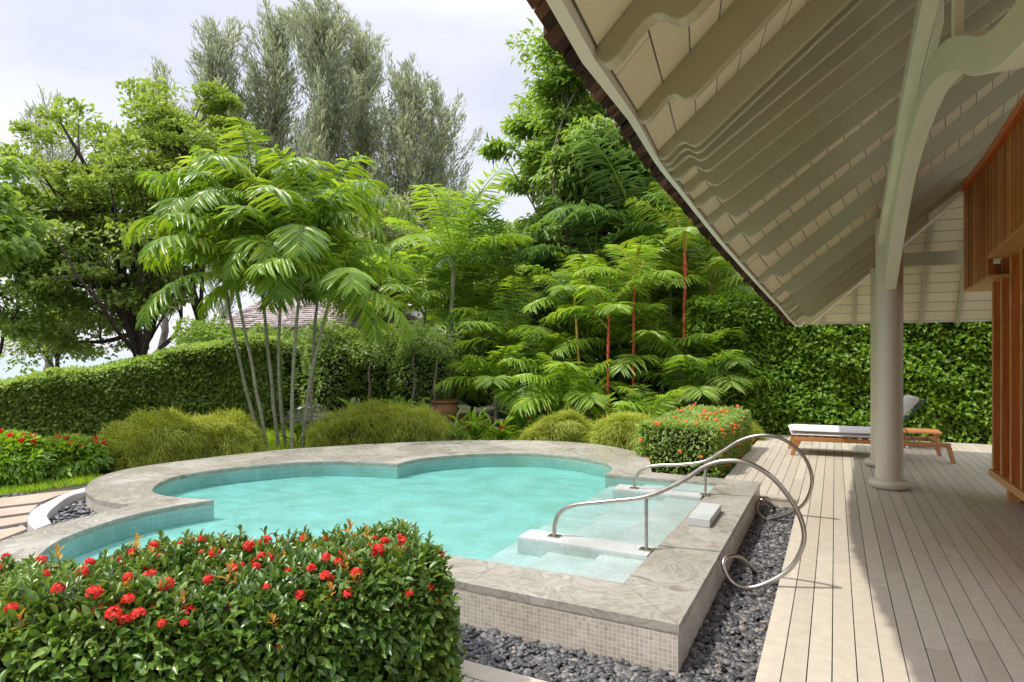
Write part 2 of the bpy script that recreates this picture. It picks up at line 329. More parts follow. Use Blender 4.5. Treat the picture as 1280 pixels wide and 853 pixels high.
def path_hedge(name, path, width, z0, ztops, n, leaf, lw, mat, label, cat, T=K4, lumpy=.07, lsc=2.2, group=None, rand=.9, top_frac=.35, droop=.2, core=True, face='both', fuzz=.1, rnd=.05):
    """a hedge following a centre path: leaves on its faces and top over a solid dark core that blocks the view through"""
    P = np.array(path, float); zt = np.array(ztops if hasattr(ztops, '__len__') else [ztops]*len(P), float)
    seg = np.linalg.norm(np.diff(P, axis=0), axis=1); cum = np.concatenate([[0], np.cumsum(seg)]); LT = cum[-1]
    root = empty(name, (*P[0], z0), label, cat, group)
    def frame(s):
        x = np.interp(s, cum, P[:,0]); y = np.interp(s, cum, P[:,1]); z = np.interp(s, cum, zt)
        e = .15; dx = np.interp(np.minimum(s+e, LT), cum, P[:,0])-np.interp(np.maximum(s-e, 0), cum, P[:,0])
        dy = np.interp(np.minimum(s+e, LT), cum, P[:,1])-np.interp(np.maximum(s-e, 0), cum, P[:,1])
        t = unit(np.stack([dx, dy], 1)); return x, y, z, t
    s = rng.uniform(0, LT, n); x, y, z, t = frame(s); nx, ny = t[:,1], -t[:,0]
    r_ = rng.uniform(0, 1, n); hw = width/2; side = np.where(rng.uniform(0,1,n) < .5, 1., -1.)
    if face == 'r': side[:] = 1.
    if face == 'l': side[:] = -1.
    top = r_ < top_frac; endm = r_ > 1-min(.12, width/(LT+width)*.5)
    off = np.where(top | endm, rng.uniform(-hw, hw, n), side*hw)
    hh = np.where(top, z, z0+(z-z0)*rng.uniform(0, 1, n)**.8)
    px = x+nx*off; py = y+ny*off
    s_end = np.where(rng.uniform(0,1,n) < .5, 0, LT)
    xe, ye, ze, te = frame(s_end); px = np.where(endm, xe+te[:,1]*off, px); py = np.where(endm, ye-te[:,0]*off, py)
    hh = np.where(endm, z0+(ze-z0)*rng.uniform(0,1,n), hh)
    o = np.stack([nx*side, ny*side, np.full(n, .15)], 1)
    o[top] = (0, 0, 1); es = np.where(s_end > 0, 1., -1.); o[endm] = np.stack([te[:,0]*es, te[:,1]*es, np.full(n, .15)], 1)[endm]
    pos = np.stack([px, py, hh], 1)
    # round the shoulders
    rel = np.clip((hh-(z-.12))/.12, 0, 1)*(~top); pos[:, :2] -= (o[:, :2]*(rel*rnd)[:, None])
    edge = np.clip((np.abs(off)-(hw-.12))/.12, 0, 1)*top; pos[:, 2] -= edge*rnd
    pos += o*(lump(pos, lsc, 3.1)*lumpy+lump(pos, lsc*3.3, 1.1)*lumpy*.45+rng.uniform(-fuzz, .02, n))[:, None]
    lb = LB(); leaves(lb, pos, o, leaf, lw, T, rand, droop); lb.build('foliage', mat, root).location = (-P[0][0], -P[0][1], -z0)
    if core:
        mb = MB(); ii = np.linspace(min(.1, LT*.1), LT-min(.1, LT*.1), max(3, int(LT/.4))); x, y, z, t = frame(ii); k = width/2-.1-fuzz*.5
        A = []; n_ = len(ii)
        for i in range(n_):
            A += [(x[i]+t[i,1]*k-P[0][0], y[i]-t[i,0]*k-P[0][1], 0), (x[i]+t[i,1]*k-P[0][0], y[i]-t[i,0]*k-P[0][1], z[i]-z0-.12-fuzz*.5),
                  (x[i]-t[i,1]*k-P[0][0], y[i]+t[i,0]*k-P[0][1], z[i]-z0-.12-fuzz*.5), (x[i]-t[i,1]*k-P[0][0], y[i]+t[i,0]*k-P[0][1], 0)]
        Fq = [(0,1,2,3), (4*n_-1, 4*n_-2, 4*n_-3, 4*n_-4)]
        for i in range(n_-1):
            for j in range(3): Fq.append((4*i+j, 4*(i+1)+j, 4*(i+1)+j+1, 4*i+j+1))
        mb.add(A, Fq); mb.build('twigs_and_core', M['core'], root)  # closed dark box inside the hedge, keeps it from being see-through
    return root, pos, o
def blob_bush(name, c, rad, n, leaf, lw, mat, label, cat, T=K4, group=None, rand=.9, droop=.2, fuzz=.25, lumpy=.18, core=.72, stems=0, flat=0):
    """a bush: leaf shell over a lumpy ellipsoid standing on its stems"""
    c = np.array(c, float); rad = np.array(rad, float); root = empty(name, (c[0], c[1], c[2]-rad[2]), label, cat, group)
    d = rdir(n); d[:, 2] = np.where(d[:, 2] < -.55, -d[:, 2], d[:, 2]); sd = rng.uniform(0, 9)
    k = 1+lumpy*lump(d, 3.2, sd)+lumpy*.5*lump(d, 8., sd); k = k*(1-rng.uniform(0, 1, n)**2*fuzz)
    pos = d*k[:, None]*rad; pos[:, 2] += rad[2]
    pos[:, 2] = np.maximum(pos[:, 2], .02)
    lb = LB(); leaves(lb, pos, unit(d/rad), leaf, lw, T, rand, droop); lb.build('foliage', mat, root)
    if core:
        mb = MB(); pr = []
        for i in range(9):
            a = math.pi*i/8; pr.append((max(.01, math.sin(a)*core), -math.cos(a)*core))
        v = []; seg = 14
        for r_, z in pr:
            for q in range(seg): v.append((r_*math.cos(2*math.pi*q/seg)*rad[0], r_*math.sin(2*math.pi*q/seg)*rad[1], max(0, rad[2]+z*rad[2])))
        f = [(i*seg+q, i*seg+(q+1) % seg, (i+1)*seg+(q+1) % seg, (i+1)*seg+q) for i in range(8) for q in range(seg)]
        mb.add(v, f); mb.build('twigs_and_core', M['core'], root, smooth=False)  # closed dark ellipsoid inside the bush, blocks the view through its leaves
    return root
def limb(p0, p1, r0, r1, bend=.15, n=6, wob=.012):
    p0 = np.array(p0, float); p1 = np.array(p1, float); L_ = np.linalg.norm(p1-p0); o = rng.normal(size=3)*bend*L_
    pts = []
    for i in range(n+1):
        t = i/n; pts.append(tuple(p0+(p1-p0)*t+o*math.sin(math.pi*t)*.5+rng.normal(size=3)*L_*wob*(0 < i < n)))
    return pts, [r0+(r1-r0)*(i/n) for i in range(n+1)]
def tree(name, base, height, crown_c, crown_r, clumps, per, leaf, lw, mat, label, trunk_r=.16, clump_r=.7, bark='bark', T=K4, flatten=.5, droop=.2, rand=.9, group=None, branches=14, sprout=.35, shell=.55):
    """broad-leaved tree: trunk, limbs out to leaf clumps, gaps between the clumps"""
    base = np.array(base, float); root = empty(name, tuple(base), label, 'tree', group)
    cc = np.array(crown_c, float)-base; cr = np.array(crown_r, float)
    u = rdir(clumps); rr = (shell+(1-shell)*rng.uniform(0, 1, clumps))[:, None]
    cen = cc+u*cr*rr*(1+.16*lump(u, 4., rng.uniform(0, 9)))[:, None]
    mb = MB(); top = cc*np.array([1, 1, .0])+np.array([0, 0, cc[2]+cr[2]*.35])
    pts, rs = limb((0,0,0), top, trunk_r, trunk_r*.35, .05, 9); mb.tube(pts, rs, 9)
    mb.build('trunk', M[bark], root, smooth=True)
    mb = MB(); idx = rng.choice(clumps, min(branches, clumps), replace=False); tp = np.array(pts)
    for i in idx:
        a = tp[rng.integers(3, 9)]; p, r_ = limb(a, cen[i], trunk_r*.34, trunk_r*.07, .18); mb.tube(p, r_, 6)
        pp = np.array(p)
        near = np.argsort(np.linalg.norm(cen-cen[i], axis=1))[1:4]
        for j in near:
            q, r2 = limb(pp[rng.integers(2, 5)], cen[j], trunk_r*.15, trunk_r*.04, .15, 4); mb.tube(q, r2, 5)
    mb.build('branch', M[bark], root, smooth=True)
    n = clumps*per; ci = np.repeat(np.arange(clumps), per)
    cr_ = clump_r*rng.uniform(.6, 1.3, clumps)[ci][:, None]
    off = rdir(n)*(rng.uniform(0, 1, n)**.5)[:, None]; off[:, 2] *= flatten
    pos = cen[ci]+off*cr_; o = unit(off+unit(cen[ci]-cc)*.6+np.array([0, 0, .25]))
    lb = LB(); leaves(lb, pos, o, leaf, lw, T, rand, droop); lb.build('crown', mat, root)
    return root
def frond(lb, base, az, el, L_, n=34, ll=.5, lw=.045, droop=1.0, vee=.5, rachis=None, twist=0., lift=0., hang=.35):
    """feather-shaped palm leaf: two rows of folded leaflets along a drooping midrib"""
    t = np.linspace(0, 1, n+1); h = np.array([math.cos(az), math.sin(az), 0]); side = np.array([-math.sin(az), math.cos(az), 0])
    ang = el-droop*t**1.4; ds = L_/n
    step = h[None]*np.cos(ang)[:, None]+np.array([0, 0, 1.])[None]*np.sin(ang)[:, None]
    P = np.array(base)+np.concatenate([[np.zeros(3)], np.cumsum(step[:-1]*ds, 0)])
    up = np.cross(step, side); up = np.where(up[:, 2:3] < 0, -up, up)
    if rachis is not None:
        rachis.tube([tuple(p) for p in P[::4]], [max(.004, .018*(1-q*.85)*L_/1.6) for q in t[::4]], 5)
    m = slice(int(n*.14), n+1); Pm, st, um, tm = P[m], step[m], up[m], t[m]
    env = np.sin(np.clip((tm-.10)/.92, 0, 1)*math.pi)**.5*.85+.15
    for sg in (1, -1):
        d = unit(side*sg*1.0+st*(.22+.6*tm)[:, None]+um*vee*.6+rng.normal(size=Pm.shape)*.07); d[:, 2] -= hang*rng.uniform(.3, 1.2, len(d))
        nr = unit(um+side*sg*(-.35)+rng.normal(size=Pm.shape)*.12)
        l_ = ll*env*rng.uniform(.88, 1.08, len(d)); lb.add(*scatter(BLP, Pm, d, nr, l_, lw*(.7+.3*env)))
BLP = (np.array([(0,0,0),(.5,.3,.05),(.42,.72,-.05),(0,1,-.22),(-.42,.72,-.05),(-.5,.3,.05),(0,.3,-.0),(0,.72,-.09)], float),
       np.array([(0,1,6),(0,6,5),(6,1,2),(6,2,7),(5,6,7),(5,7,4),(7,2,3),(4,7,3)]))
def palm(name, base, top, n, L_, mat, label, stem='palmbark', r0=.055, el=(20, 80), ll=.5, lw=.05, droop=1.2, shaft=None, shaft_len=.7, group=None, nl=34, az0=None, lean=.03, cat='palm tree', spread=360, hang=.55):
    base = np.array(base, float); root = empty(name, tuple(base), label, cat, group)
    tp = np.array(top, float)-base; mb = MB(); pts, rs = limb((0,0,0), tuple(tp), r0, r0*.72, lean, 10, .0015); mb.tube(pts, rs, 10)
    mb.build('trunk', M[stem], root, smooth=True)
    a = np.array(pts[-1]); sh = MB()
    q = unit((np.array(pts[-1])-np.array(pts[-2]))[None])[0]
    e_ = a+q*shaft_len
    sh.tube([tuple(a-q*.02), tuple(a+q*shaft_len*.3), tuple(e_)], [r0*.95, r0*.85, r0*.35], 9)
    sh.build('crownshaft', M[shaft or stem], root, smooth=True)
    lb = LB(); ra = MB(); a0 = rng.uniform(0, 6.28) if az0 is None else az0
    for i in range(n):
        az = a0+R(spread)*i/n*(1 if spread < 360 else 2.4)+rng.uniform(-.25, .25)
        e = R(el[0]+(el[1]-el[0])*(i+.5)/n+rng.uniform(-6, 6))
        frond(lb, a+(e_-a)*rng.uniform(.55, 1), az, e, L_*rng.uniform(.82, 1.1), nl, ll, lw, droop*rng.uniform(.75, 1.2), rachis=ra, hang=hang)
    lb.build('crown', mat, root); ra.build('leaf_stalks', M['yellowstem'] if stem == 'redstem' else M['leaf_palmlime'], root)
    return root
def strap_plant(name, base, n, L_, wd, mat, label, group=None, el=(35, 85), droop=.9, cat='plant', T=K9, stems=None, flowers=None, fh=.5):
    """leafy clump: long leaves arching from several short stems"""
    root = empty(name, tuple(base), label, cat, group); lb = LB()
    st = MB(); ns = stems or max(3, n//7); per = max(1, n//ns)
    for s_ in range(ns):
        a = rng.uniform(0, 6.28); r_ = rng.uniform(0, .22)*L_*2; b0 = np.array([math.cos(a)*r_, math.sin(a)*r_, 0])
        tip = b0*1.6+np.array([rng.normal()*.05, rng.normal()*.05, L_*rng.uniform(.8, 1.7)])
        st.tube([tuple(b0), tuple((b0+tip)/2), tuple(tip)], [.012, .01, .006], 5)
        k = rng.uniform(.15, 1, per); pos = b0+(tip-b0)*k[:, None]
        az = rng.uniform(0, 6.28, per); e = np.radians(rng.uniform(*el, per))
        d = np.stack([np.cos(az)*np.cos(e), np.sin(az)*np.cos(e), np.sin(e)], 1)
        nr = np.stack([-np.cos(az)*np.sin(e), -np.sin(az)*np.sin(e), np.cos(e)], 1)+rng.normal(size=(per, 3))*.15
        l_ = L_*rng.uniform(.6, 1.15, per)
        t_ = T[0].copy(); t_[:, 2] -= droop*.35*t_[:, 1]**2
        lb.add(*scatter((t_, T[1]), pos, d, nr, l_, l_*wd))
    st.build('stem', M['leaf_ginger'], root); lb.build('foliage', mat, root)
    if flowers:
        for i in range(flowers):
            a = rng.uniform(0, 6.28); r_ = rng.uniform(.1, .5)*L_; fl = LB(); m_ = 26
            z = np.linspace(0, .13, m_); th = np.arange(m_)*2.4
            pos = np.stack([np.cos(th)*.012, np.sin(th)*.012, z], 1); d = np.stack([np.cos(th)*.7, np.sin(th)*.7, np.full(m_, .7)], 1)
            fl.add(*scatter(K4, pos, d, np.stack([np.cos(th)*-.5, np.sin(th)*-.5, np.ones(m_)], 1), .05, .03))
            o = fl.build('flower', M['flower_red'], root); o.location = (math.cos(a)*r_, math.sin(a)*r_, L_*fh*rng.uniform(1.2, 2.3))
    return root

# ================================================================== GROUND
ZC = .16      # top of the pool coping
ZG = -.11     # gravel and soil level
NX = 60
xs = np.concatenate([np.linspace(-200, -14, 14), np.linspace(-13, 9, 56), np.linspace(10, 200, 14)])
ys = np.concatenate([np.linspace(-60, -3, 8), np.linspace(-2, 22, 60), np.linspace(24, 400, 20)])
XX, YY = np.meshgrid(xs, ys); PZ = np.stack([XX.ravel(), YY.ravel(), np.zeros(XX.size)], 1)
zz = ZG-.02+.03*lump(PZ, 1.1, 2.)*(YY.ravel() > 9)*(YY.ravel() < 30)
# the garden bed rises behind the pool, the land falls away to the left towards the sea
zz = zz+.35*np.clip((YY.ravel()-11)/5, 0, 1)*np.clip((XX.ravel()+9)/3, 0, 1)*np.clip((2-XX.ravel())/3, 0, 1)
zz = zz-3.5*np.clip((-XX.ravel()-14)/12, 0, 1)
V = np.stack([XX.ravel(), YY.ravel(), zz], 1); nx_, ny_ = len(xs), len(ys)
Fg = [(j*nx_+i, j*nx_+i+1, (j+1)*nx_+i+1, (j+1)*nx_+i) for j in range(ny_-1) for i in range(nx_-1)]
# leave the pool's footprint open
cen = np.array([V[list(q)].mean(0) for q in Fg]); keep = np.ones(len(Fg), bool)
inp = ((cen[:,0] > -6.6) & (cen[:,0] < -.9) & (cen[:,1] > 2.2) & (cen[:,1] < 8.0))
for q in np.array(Fg)[inp]: V[q, 2] = -.45
tag(mesh('ground', V, np.array(Fg)[keep], M['ground'], smooth=True), kind='structure')

mb = MB(); mb.add([(-900, -300, -3.1), (-22, -300, -3.1), (-22, 1500, -3.1), (-900, 1500, -3.1)], [(0, 1, 2, 3)])
M['sea'] = noise_mat('sea_water', (.20, .27, .30), (.26, .33, .36), .3, .25, .3, 2)
tag(mb.build('sea', M['sea']), kind='structure')
# ================================================================== DECK
def boards(mb, x0, x1, y0, y1, pitch=.108, gap=.005, z=0.0, th=.025, joints=True):
    x = x0
    while x < x1-.02:
        xe = min(x+pitch-gap, x1)
        cuts = [y0]
        if joints:
            y = y0+rng.uniform(1.0, 3.4)
            while y < y1-.5: cuts.append(y); y += rng.uniform(2.2, 3.6)
        cuts.append(y1)
        for a, b_ in zip(cuts, cuts[1:]): mb.box(x, xe, a+.0015, b_-.0015, z-th, z)
        x += pitch
mb = MB(); boards(mb, -.335, 3.9, -1.5, 12.9); boards(mb, -.335-.108*8, -.335, 7.3, 12.9)
mb.box(-.335-.108*8, -.345, 7.18, 7.293, -.025, .001)
d = mb.build('deck', M['deck'], bevel=.0015); tag(d, kind='structure')
mb = MB(); mb.box(-.31, 3.9, -1.5, 12.85, -.14, -.03); mb.box(-1.17, -.31, 7.26, 12.85, -.14, -.03)
tag(mb.build('deck_underlay', M['dark']), kind='structure')
mb = MB(); mb.box(-.335, -.312, -1.5, 7.178, -.13, -.027); mb.box(-1.199, -.345, 7.185, 7.21, -.13, -.027); mb.box(-1.199, -1.175, 7.212, 12.9, -.13, -.027)
tag(mb.build('deck_edge', M['deck'], bevel=.002), kind='structure')
# small deck in front with a frame board
mb = MB(); x0, y1 = -1.785, 2.70
mb.box(x0, -.42, y1-.13, y1, -.025, 0); mb.box(x0, x0+.13, .2, y1-.136, -.025, 0)
xx = x0+.137
while xx < -.42: mb.box(xx, min(xx+.128, -.42), .2, y1-.137, -.025, 0); xx += .134
tag(mb.build('deck', M['deck'], bevel=.003), kind='structure')
mb = MB(); mb.box(x0+.02, -.44, .2, y1-.02, -.14, -.03); tag(mb.build('deck_underlay', M['dark']), kind='structure')
mb = MB(); mb.box(x0, -.42, y1-.022, y1-.001, -.13, -.027); tag(mb.build('deck_edge', M['deck']), kind='structure')

# ================================================================== POOL
g2 = lambda L_, z=ZC: [gr(x, y, z)[:2] for x, y in L_]
outer = [(-1.87, 7.15), (-1.98, 7.5), (-2.12, 7.95), (-2.40, 8.42), (-2.80, 8.76), (-3.25, 8.92), (-3.80, 8.94), (-4.5, 8.70), (-5.34, 8.20), (-6.06, 7.52),
         (-6.80, 6.60), (-7.14, 5.9), (-7.30, 5.35), (-7.41, 4.90), (-7.42, 4.48), (-7.22, 4.08), (-6.86, 3.76), (-6.45, 3.55), (-6.05, 3.45), (-5.64, 3.48)]
lobe_o = [(-5.64, 3.48), (-5.61, 3.2), (-5.59, 2.95), (-5.54, 2.66), (-5.41, 2.35), (-5.12, 1.93), (-4.6, 1.62), (-3.95, 1.64), (-3.42, 2.02), (-3.05, 2.58), (-2.75, 3.05), (-2.45, 3.225)]
lobe_i = [(-5.16, 3.95), (-5.26, 3.70), (-5.31, 3.40), (-5.26, 3.03), (-5.12, 2.66), (-4.90, 2.40), (-4.5, 2.13), (-4.05, 2.13), (-3.68, 2.45), (-3.36, 3.0), (-3.02, 3.42), (-2.7, 3.60)]
in_a = [(-4.81, 6.26), (-5.19, 6.18), (-5.60, 6.04), (-5.93, 5.82), (-6.1, 5.63), (-6.37, 5.17), (-6.48, 4.86), (-6.50, 4.53), (-6.36, 4.22), (-6.17, 4.02), (-5.96, 3.89), (-5.70, 3.85), (-5.42, 3.89), (-5.16, 3.95)]
in_b = [(-2.31, 6.80), (-2.33, 7.12), (-2.56, 7.50), (-3.10, 7.74), (-3.67, 7.73), (-4.2, 7.44), (-4.55, 7.08), (-4.78, 6.70), (-4.81, 6.26)]
RC = dict(x1=-.705, y0=3.225, y1=7.15)     # outer rectangle corner values
so_ = spline(outer, 5); sl_ = spline(lobe_o, 5); sa = spline(in_a, 5); sb = spline(in_b, 5); sli = spline(lobe_i, 5)
OUT = [(RC['x1'], RC['y0']), (RC['x1'], RC['y1'])]+so_[:-1]+sl_
INN = [(-1.13, 3.66), (-1.10, 6.88)]+sb[:-1]+sa[:-1]+sli
def ring_resample(P, n):
    P = np.array(P+[P[0]]); s = np.concatenate([[0], np.cumsum(np.linalg.norm(np.diff(P, axis=0), axis=1))])
    return P, s
import bmesh
from mathutils.geometry import delaunay_2d_cdt
def flat_ring(outl, innl, z, name, mat, parent, th):
    vs = [Vector(p) for p in outl]+[Vector(p) for p in innl]; no = len(outl); ni = len(innl)
    ed = [(i, (i+1) % no) for i in range(no)]+[(no+i, no+(i+1) % ni) for i in range(ni)]
    v, e, f, *_ = delaunay_2d_cdt(vs, ed, [], 0, 1e-5)
    def inside(p, poly):
        c = False; n = len(poly); j = n-1
        for i in range(n):
            if (poly[i][1] > p[1]) != (poly[j][1] > p[1]) and p[0] < (poly[j][0]-poly[i][0])*(p[1]-poly[i][1])/(poly[j][1]-poly[i][1])+poly[i][0]: c = not c
            j = i
        return c
    keep = []
    for q in f:
        c = sum((v[i] for i in q), Vector((0, 0)))/len(q)
        if inside(c, outl) and not (innl and inside(c, innl)): keep.append(q)
    n = len(v); V3 = [(p.x, p.y, z) for p in v]+[(p.x, p.y, z-th) for p in v]
    F3 = [tuple(q) for q in keep]+[tuple(i+n for i in q)[::-1] for q in keep]
    cnt = {}
    for q in keep:
        for a, b_ in zip(q, list(q[1:])+[q[0]]): cnt[(a, b_)] = 1
    for a, b_ in list(cnt):
        if (b_, a) not in cnt: F3.append((b_, a, a+n, b_+n))
    return mesh(name, V3, F3, mat, parent)
def wall_strip(poly, z0, z1, name, mat, parent, closed=True):
    P = list(poly)+([poly[0]] if closed else []); V = []; Fq = []; UV = []; s = 0
    for i in range(len(P)-1):
        a, b_ = P[i], P[i+1]; l_ = math.dist(a, b_); k = len(V)
        V += [(*a, z0), (*b_, z0), (*b_, z1), (*a, z1)]; Fq.append((k, k+1, k+2, k+3)); UV += [(s, z0), (s+l_, z0), (s+l_, z1), (s, z1)]; s += l_
    return mesh(name, V, Fq, mat, parent, uv=UV)
pool = empty('swimming_pool', (-3.5, 5, 0), 'curvy raised turquoise pool with swirled grey stone rim and beige mosaic sides', 'swimming pool')
def pin(o): o.location = (3.5, -5, 0); return o          # geometry is in world metres
pin(flat_ring(OUT, INN, ZC, 'coping', M['stone'], pool, .045))
pin(wall_strip([(x-(.006 if i < 2 else 0), y+(.006 if i in (0,) else 0)) for i, (x, y) in enumerate(OUT)], -.3, ZC-.045, 'outer_wall', M['mosaic'], pool))
ZF = -.03
pin(wall_strip(INN, ZF, ZC-.045, 'inner_wall', M['pooltile'], pool))
fl = flat_ring(INN, [], ZF, 'pool_floor', M['pooltile'], pool, .02); pin(fl)
l = fl.data.uv_layers.new(name='uv')
for li, lp in enumerate(fl.data.loops): l.data[li].uv = fl.data.vertices[lp.vertex_index].co[:2]
def uvbox(name, boxes, mat, parent):
    V = []; Fq = []; UV = []
    for (x0, x1, y0, y1, z0, z1) in boxes:
        for q in [[(x0,y0,z1),(x1,y0,z1),(x1,y1,z1),(x0,y1,z1)], [(x0,y0,z0),(x1,y0,z0),(x1,y0,z1),(x0,y0,z1)], [(x1,y0,z0),(x1,y1,z0),(x1,y1,z1),(x1,y0,z1)],
                  [(x1,y1,z0),(x0,y1,z0),(x0,y1,z1),(x1,y1,z1)], [(x0,y1,z0),(x0,y0,z0),(x0,y0,z1),(x0,y1,z1)]]:
            k = len(V); V += q; Fq.append((k, k+1, k+2, k+3))
            a = [i for i in range(3) if len({p[i] for p in q}) > 1]; UV += [(p[a[0]], p[a[1]]) for p in q]
    return mesh(name, V, Fq, mat, parent, uv=UV)
pin(uvbox('steps', [(-1.46, -1.128, 3.66, 6.88, ZF, .128)], M['steptile'], pool))
pin(uvbox('steps', [(-1.86, -1.463, 3.66, 6.86, ZF, .085)], M['steptile'], pool))
pin(uvbox('steps', [(-2.25, -1.863, 3.66, 6.84, ZF, .035)], M['steptile'], pool))
for y0, xl in ((4.20, -2.11), (6.12, -2.0)):
    pin(uvbox('step_divider', [(xl, -1.133, y0, y0+.225, ZF, ZC+.003)], M['steptile'], pool))
# short back wall stub beside the rear steps
# water: a closed body whose top lies just under the rim
wo = []
for x, y in INN: wo.append((x, y))
def water_mat():
    m, t, b = mat_new('pool_water'); n = t.nodes.new; l = t.links.new; t.nodes.remove(b)
    tr = n('ShaderNodeBsdfTransparent'); tr.inputs[0].default_value = (.96, 1, .995, 1)
    gl = n('ShaderNodeBsdfGlossy'); gl.inputs['Roughness'].default_value = .02
    fr = n('ShaderNodeFresnel'); fr.inputs[0].default_value = 1.22
    tc = n('ShaderNodeTexCoord'); no = n('ShaderNodeTexNoise'); no.inputs['Scale'].default_value = 5; no.inputs['Detail'].default_value = 3
    mp = n('ShaderNodeMapping'); mp.inputs['Scale'].default_value = (1, 1.6, 1); l(tc.outputs['Object'], mp.inputs[0]); l(mp.outputs[0], no.inputs['Vector'])
    bp = n('ShaderNodeBump'); bp.inputs['Strength'].default_value = .35; bp.inputs['Distance'].default_value = .02
    l(no.outputs['Fac'], bp.inputs['Height']); l(bp.outputs[0], gl.inputs['Normal']); l(bp.outputs[0], fr.inputs['Normal'])
    ge = n('ShaderNodeNewGeometry'); fb = n('ShaderNodeMath'); fb.operation = 'SUBTRACT'; fb.inputs[0].default_value = 1; l(ge.outputs['Backfacing'], fb.inputs[1])
    ff = n('ShaderNodeMath'); ff.operation = 'MULTIPLY'; l(fr.outputs[0], ff.inputs[0]); l(fb.outputs[0], ff.inputs[1])
    ms = n('ShaderNodeMixShader'); l(ff.outputs[0], ms.inputs[0]); l(tr.outputs[0], ms.inputs[1]); l(gl.outputs[0], ms.inputs[2])
    l(ms.outputs[0], t.nodes['Material Output'].inputs[0])
    va = n('ShaderNodeVolumeAbsorption'); va.inputs[0].default_value = (.25, .93, .88, 1); va.inputs[1].default_value = .8
    l(va.outputs[0], t.nodes['Material Output'].inputs['Volume'])
    return m
M['water'] = water_mat()
def offset(poly, d):
    n = len(poly); out = []; ar = sum(poly[i][0]*poly[(i+1) % n][1]-poly[(i+1) % n][0]*poly[i][1] for i in range(n)); sg = 1 if ar > 0 else -1
    for i in range(n):
        a, b_, c = poly[i-1], poly[i], poly[(i+1) % n]; t = Vector((c[0]-a[0], c[1]-a[1])).normalized(); out.append((b_[0]+t.y*d*sg, b_[1]-t.x*d*sg))
    return out
wat = flat_ring(offset(INN, .012), [], ZC-.008, 'water', M['water'], None, .21); tag(wat, kind='structure')

M['joint'] = noise_mat('stone_joint', (.10, .09, .075), (.16, .145, .12), 20, .9)
def joint(a, b_):
    jm = MB()
    a, b_ = Vector(a), Vector(b_); t = (b_-a).normalized(); n_ = Vector((-t.y, t.x))*.0016
    jm.add([(*(a+n_), ZC+.0006), (*(a-n_), ZC+.0006), (*(b_-n_), ZC+.0006), (*(b_+n_), ZC+.0006)], [(0, 1, 2, 3)]); pin(jm.build('joint', M['joint'], pool))
joint((-1.125, 3.655), (-.707, 3.227))
for y in (4.72, 5.85): joint((-1.10, y), (-.707, y))
for x in (-1.95, -2.55): joint((x, 3.62), (x, 3.24))
for P_, st_ in ((so_, 9), (sl_[18:], 9)):
    for p in P_[6::st_]:
        q = min(INN, key=lambda c: math.dist(c, p))
        if .2 < math.dist(p, q) < 1.6: joint(p, q)
M['joint'] = noise_mat('stone_joint', (.10, .09, .075), (.16, .145, .12), 20, .9)
# white-tiled block standing on the coping
b0 = np.array(gr(864, 657, ZC)); mb = MB(); mb.box(0, .17, 0, .56, 0, .065)
o = mb.build('stone_block', M['steptile'], bevel=.004); o.location = (-1.045, 5.10, ZC+.001)
tag(o, 'low white tiled block lying on the stone pool rim between the two handrails', 'block')

# curb ring with pebbles at the pool's left end
ro = [(107, 609), (84, 615.6), (62, 626), (43, 636), (35, 645.6), (35.6, 655), (44, 661.6)]
ri = [(107, 614.7), (88, 620), (69.4, 632.5), (60, 642), (60, 647.5), (64.7, 654)]
RO = spline([gr(x, y, .10)[:2] for x, y in ro], 5); RI = spline([gr(x, y, .10)[:2] for x, y in ri], 5)
pl = empty('planter_curb', (-7, 3.5, 0), 'curved pale concrete curb around dark pebbles at left end of pool', 'curb')
e0 = (-7.25, 4.45); e1 = (-5.9, 2.7)
cpoly = [(-7.22, 4.3)]+RO+[(-5.62, 2.62), (-5.62, 2.95)]+RI[::-1]+[(-7.22, 4.1)]
RO2 = RO+[(-5.60, 2.75)]; 
mb = MB(); n = min(len(RO), len(RI)); A = [RO[int(i*(len(RO)-1)/(n-1))] for i in range(n)]; B = [RI[int(i*(len(RI)-1)/(n-1))] for i in range(n)]
top = [(*p, .10) for p in A]; bot = [(*p, .10) for p in B]; mb.strip_prism(top, bot, (0, 0, -.26))
o = mb.build('curb', M['concrete'], pl, bevel=.006); o.location = (7, -3.5, 0)

# ================================================================== PEBBLES
def ico():
    bm = bmesh.new(); bmesh.ops.create_icosphere(bm, subdivisions=2, radius=1); v = np.array([p.co[:] for p in bm.verts]); f = np.array([[q.index for q in x.verts] for x in bm.faces]); bm.free(); return v, f
IV, IF = ico()
def pebbles(name, pts, size, label=None):
    n = len(pts); a = rng.uniform(0, 6.28, n); s = size*np.exp(rng.normal(size=n)*.25); sc = np.stack([s, s*rng.uniform(.55, .85, n), s*rng.uniform(.3, .5, n)], 1)
    V = IV[None]*sc[:, None]; V *= (1+.08*np.sin(IV[None, :, 0]*3+a[:, None])[..., None])
    tl = np.abs(rng.normal(size=n))*.45; ca, sa_ = np.cos(tl)[:, None], np.sin(tl)[:, None]
    y, z = V[..., 1]*ca-V[..., 2]*sa_, V[..., 1]*sa_+V[..., 2]*ca; V = np.stack([V[..., 0], y, z], -1)
    ca, sa_ = np.cos(a)[:, None], np.sin(a)[:, None]
    x, y = V[..., 0]*ca-V[..., 1]*sa_, V[..., 0]*sa_+V[..., 1]*ca; V = np.stack([x, y, V[..., 2]], -1)+np.array(pts)[:, None]
    Fc = IF[None]+(np.arange(n)*len(IV))[:, None, None]
    return tag(mesh(name, V.reshape(-1, 3), Fc.reshape(-1, 3), M['pebble'], smooth=True), kind='stuff', label=label)
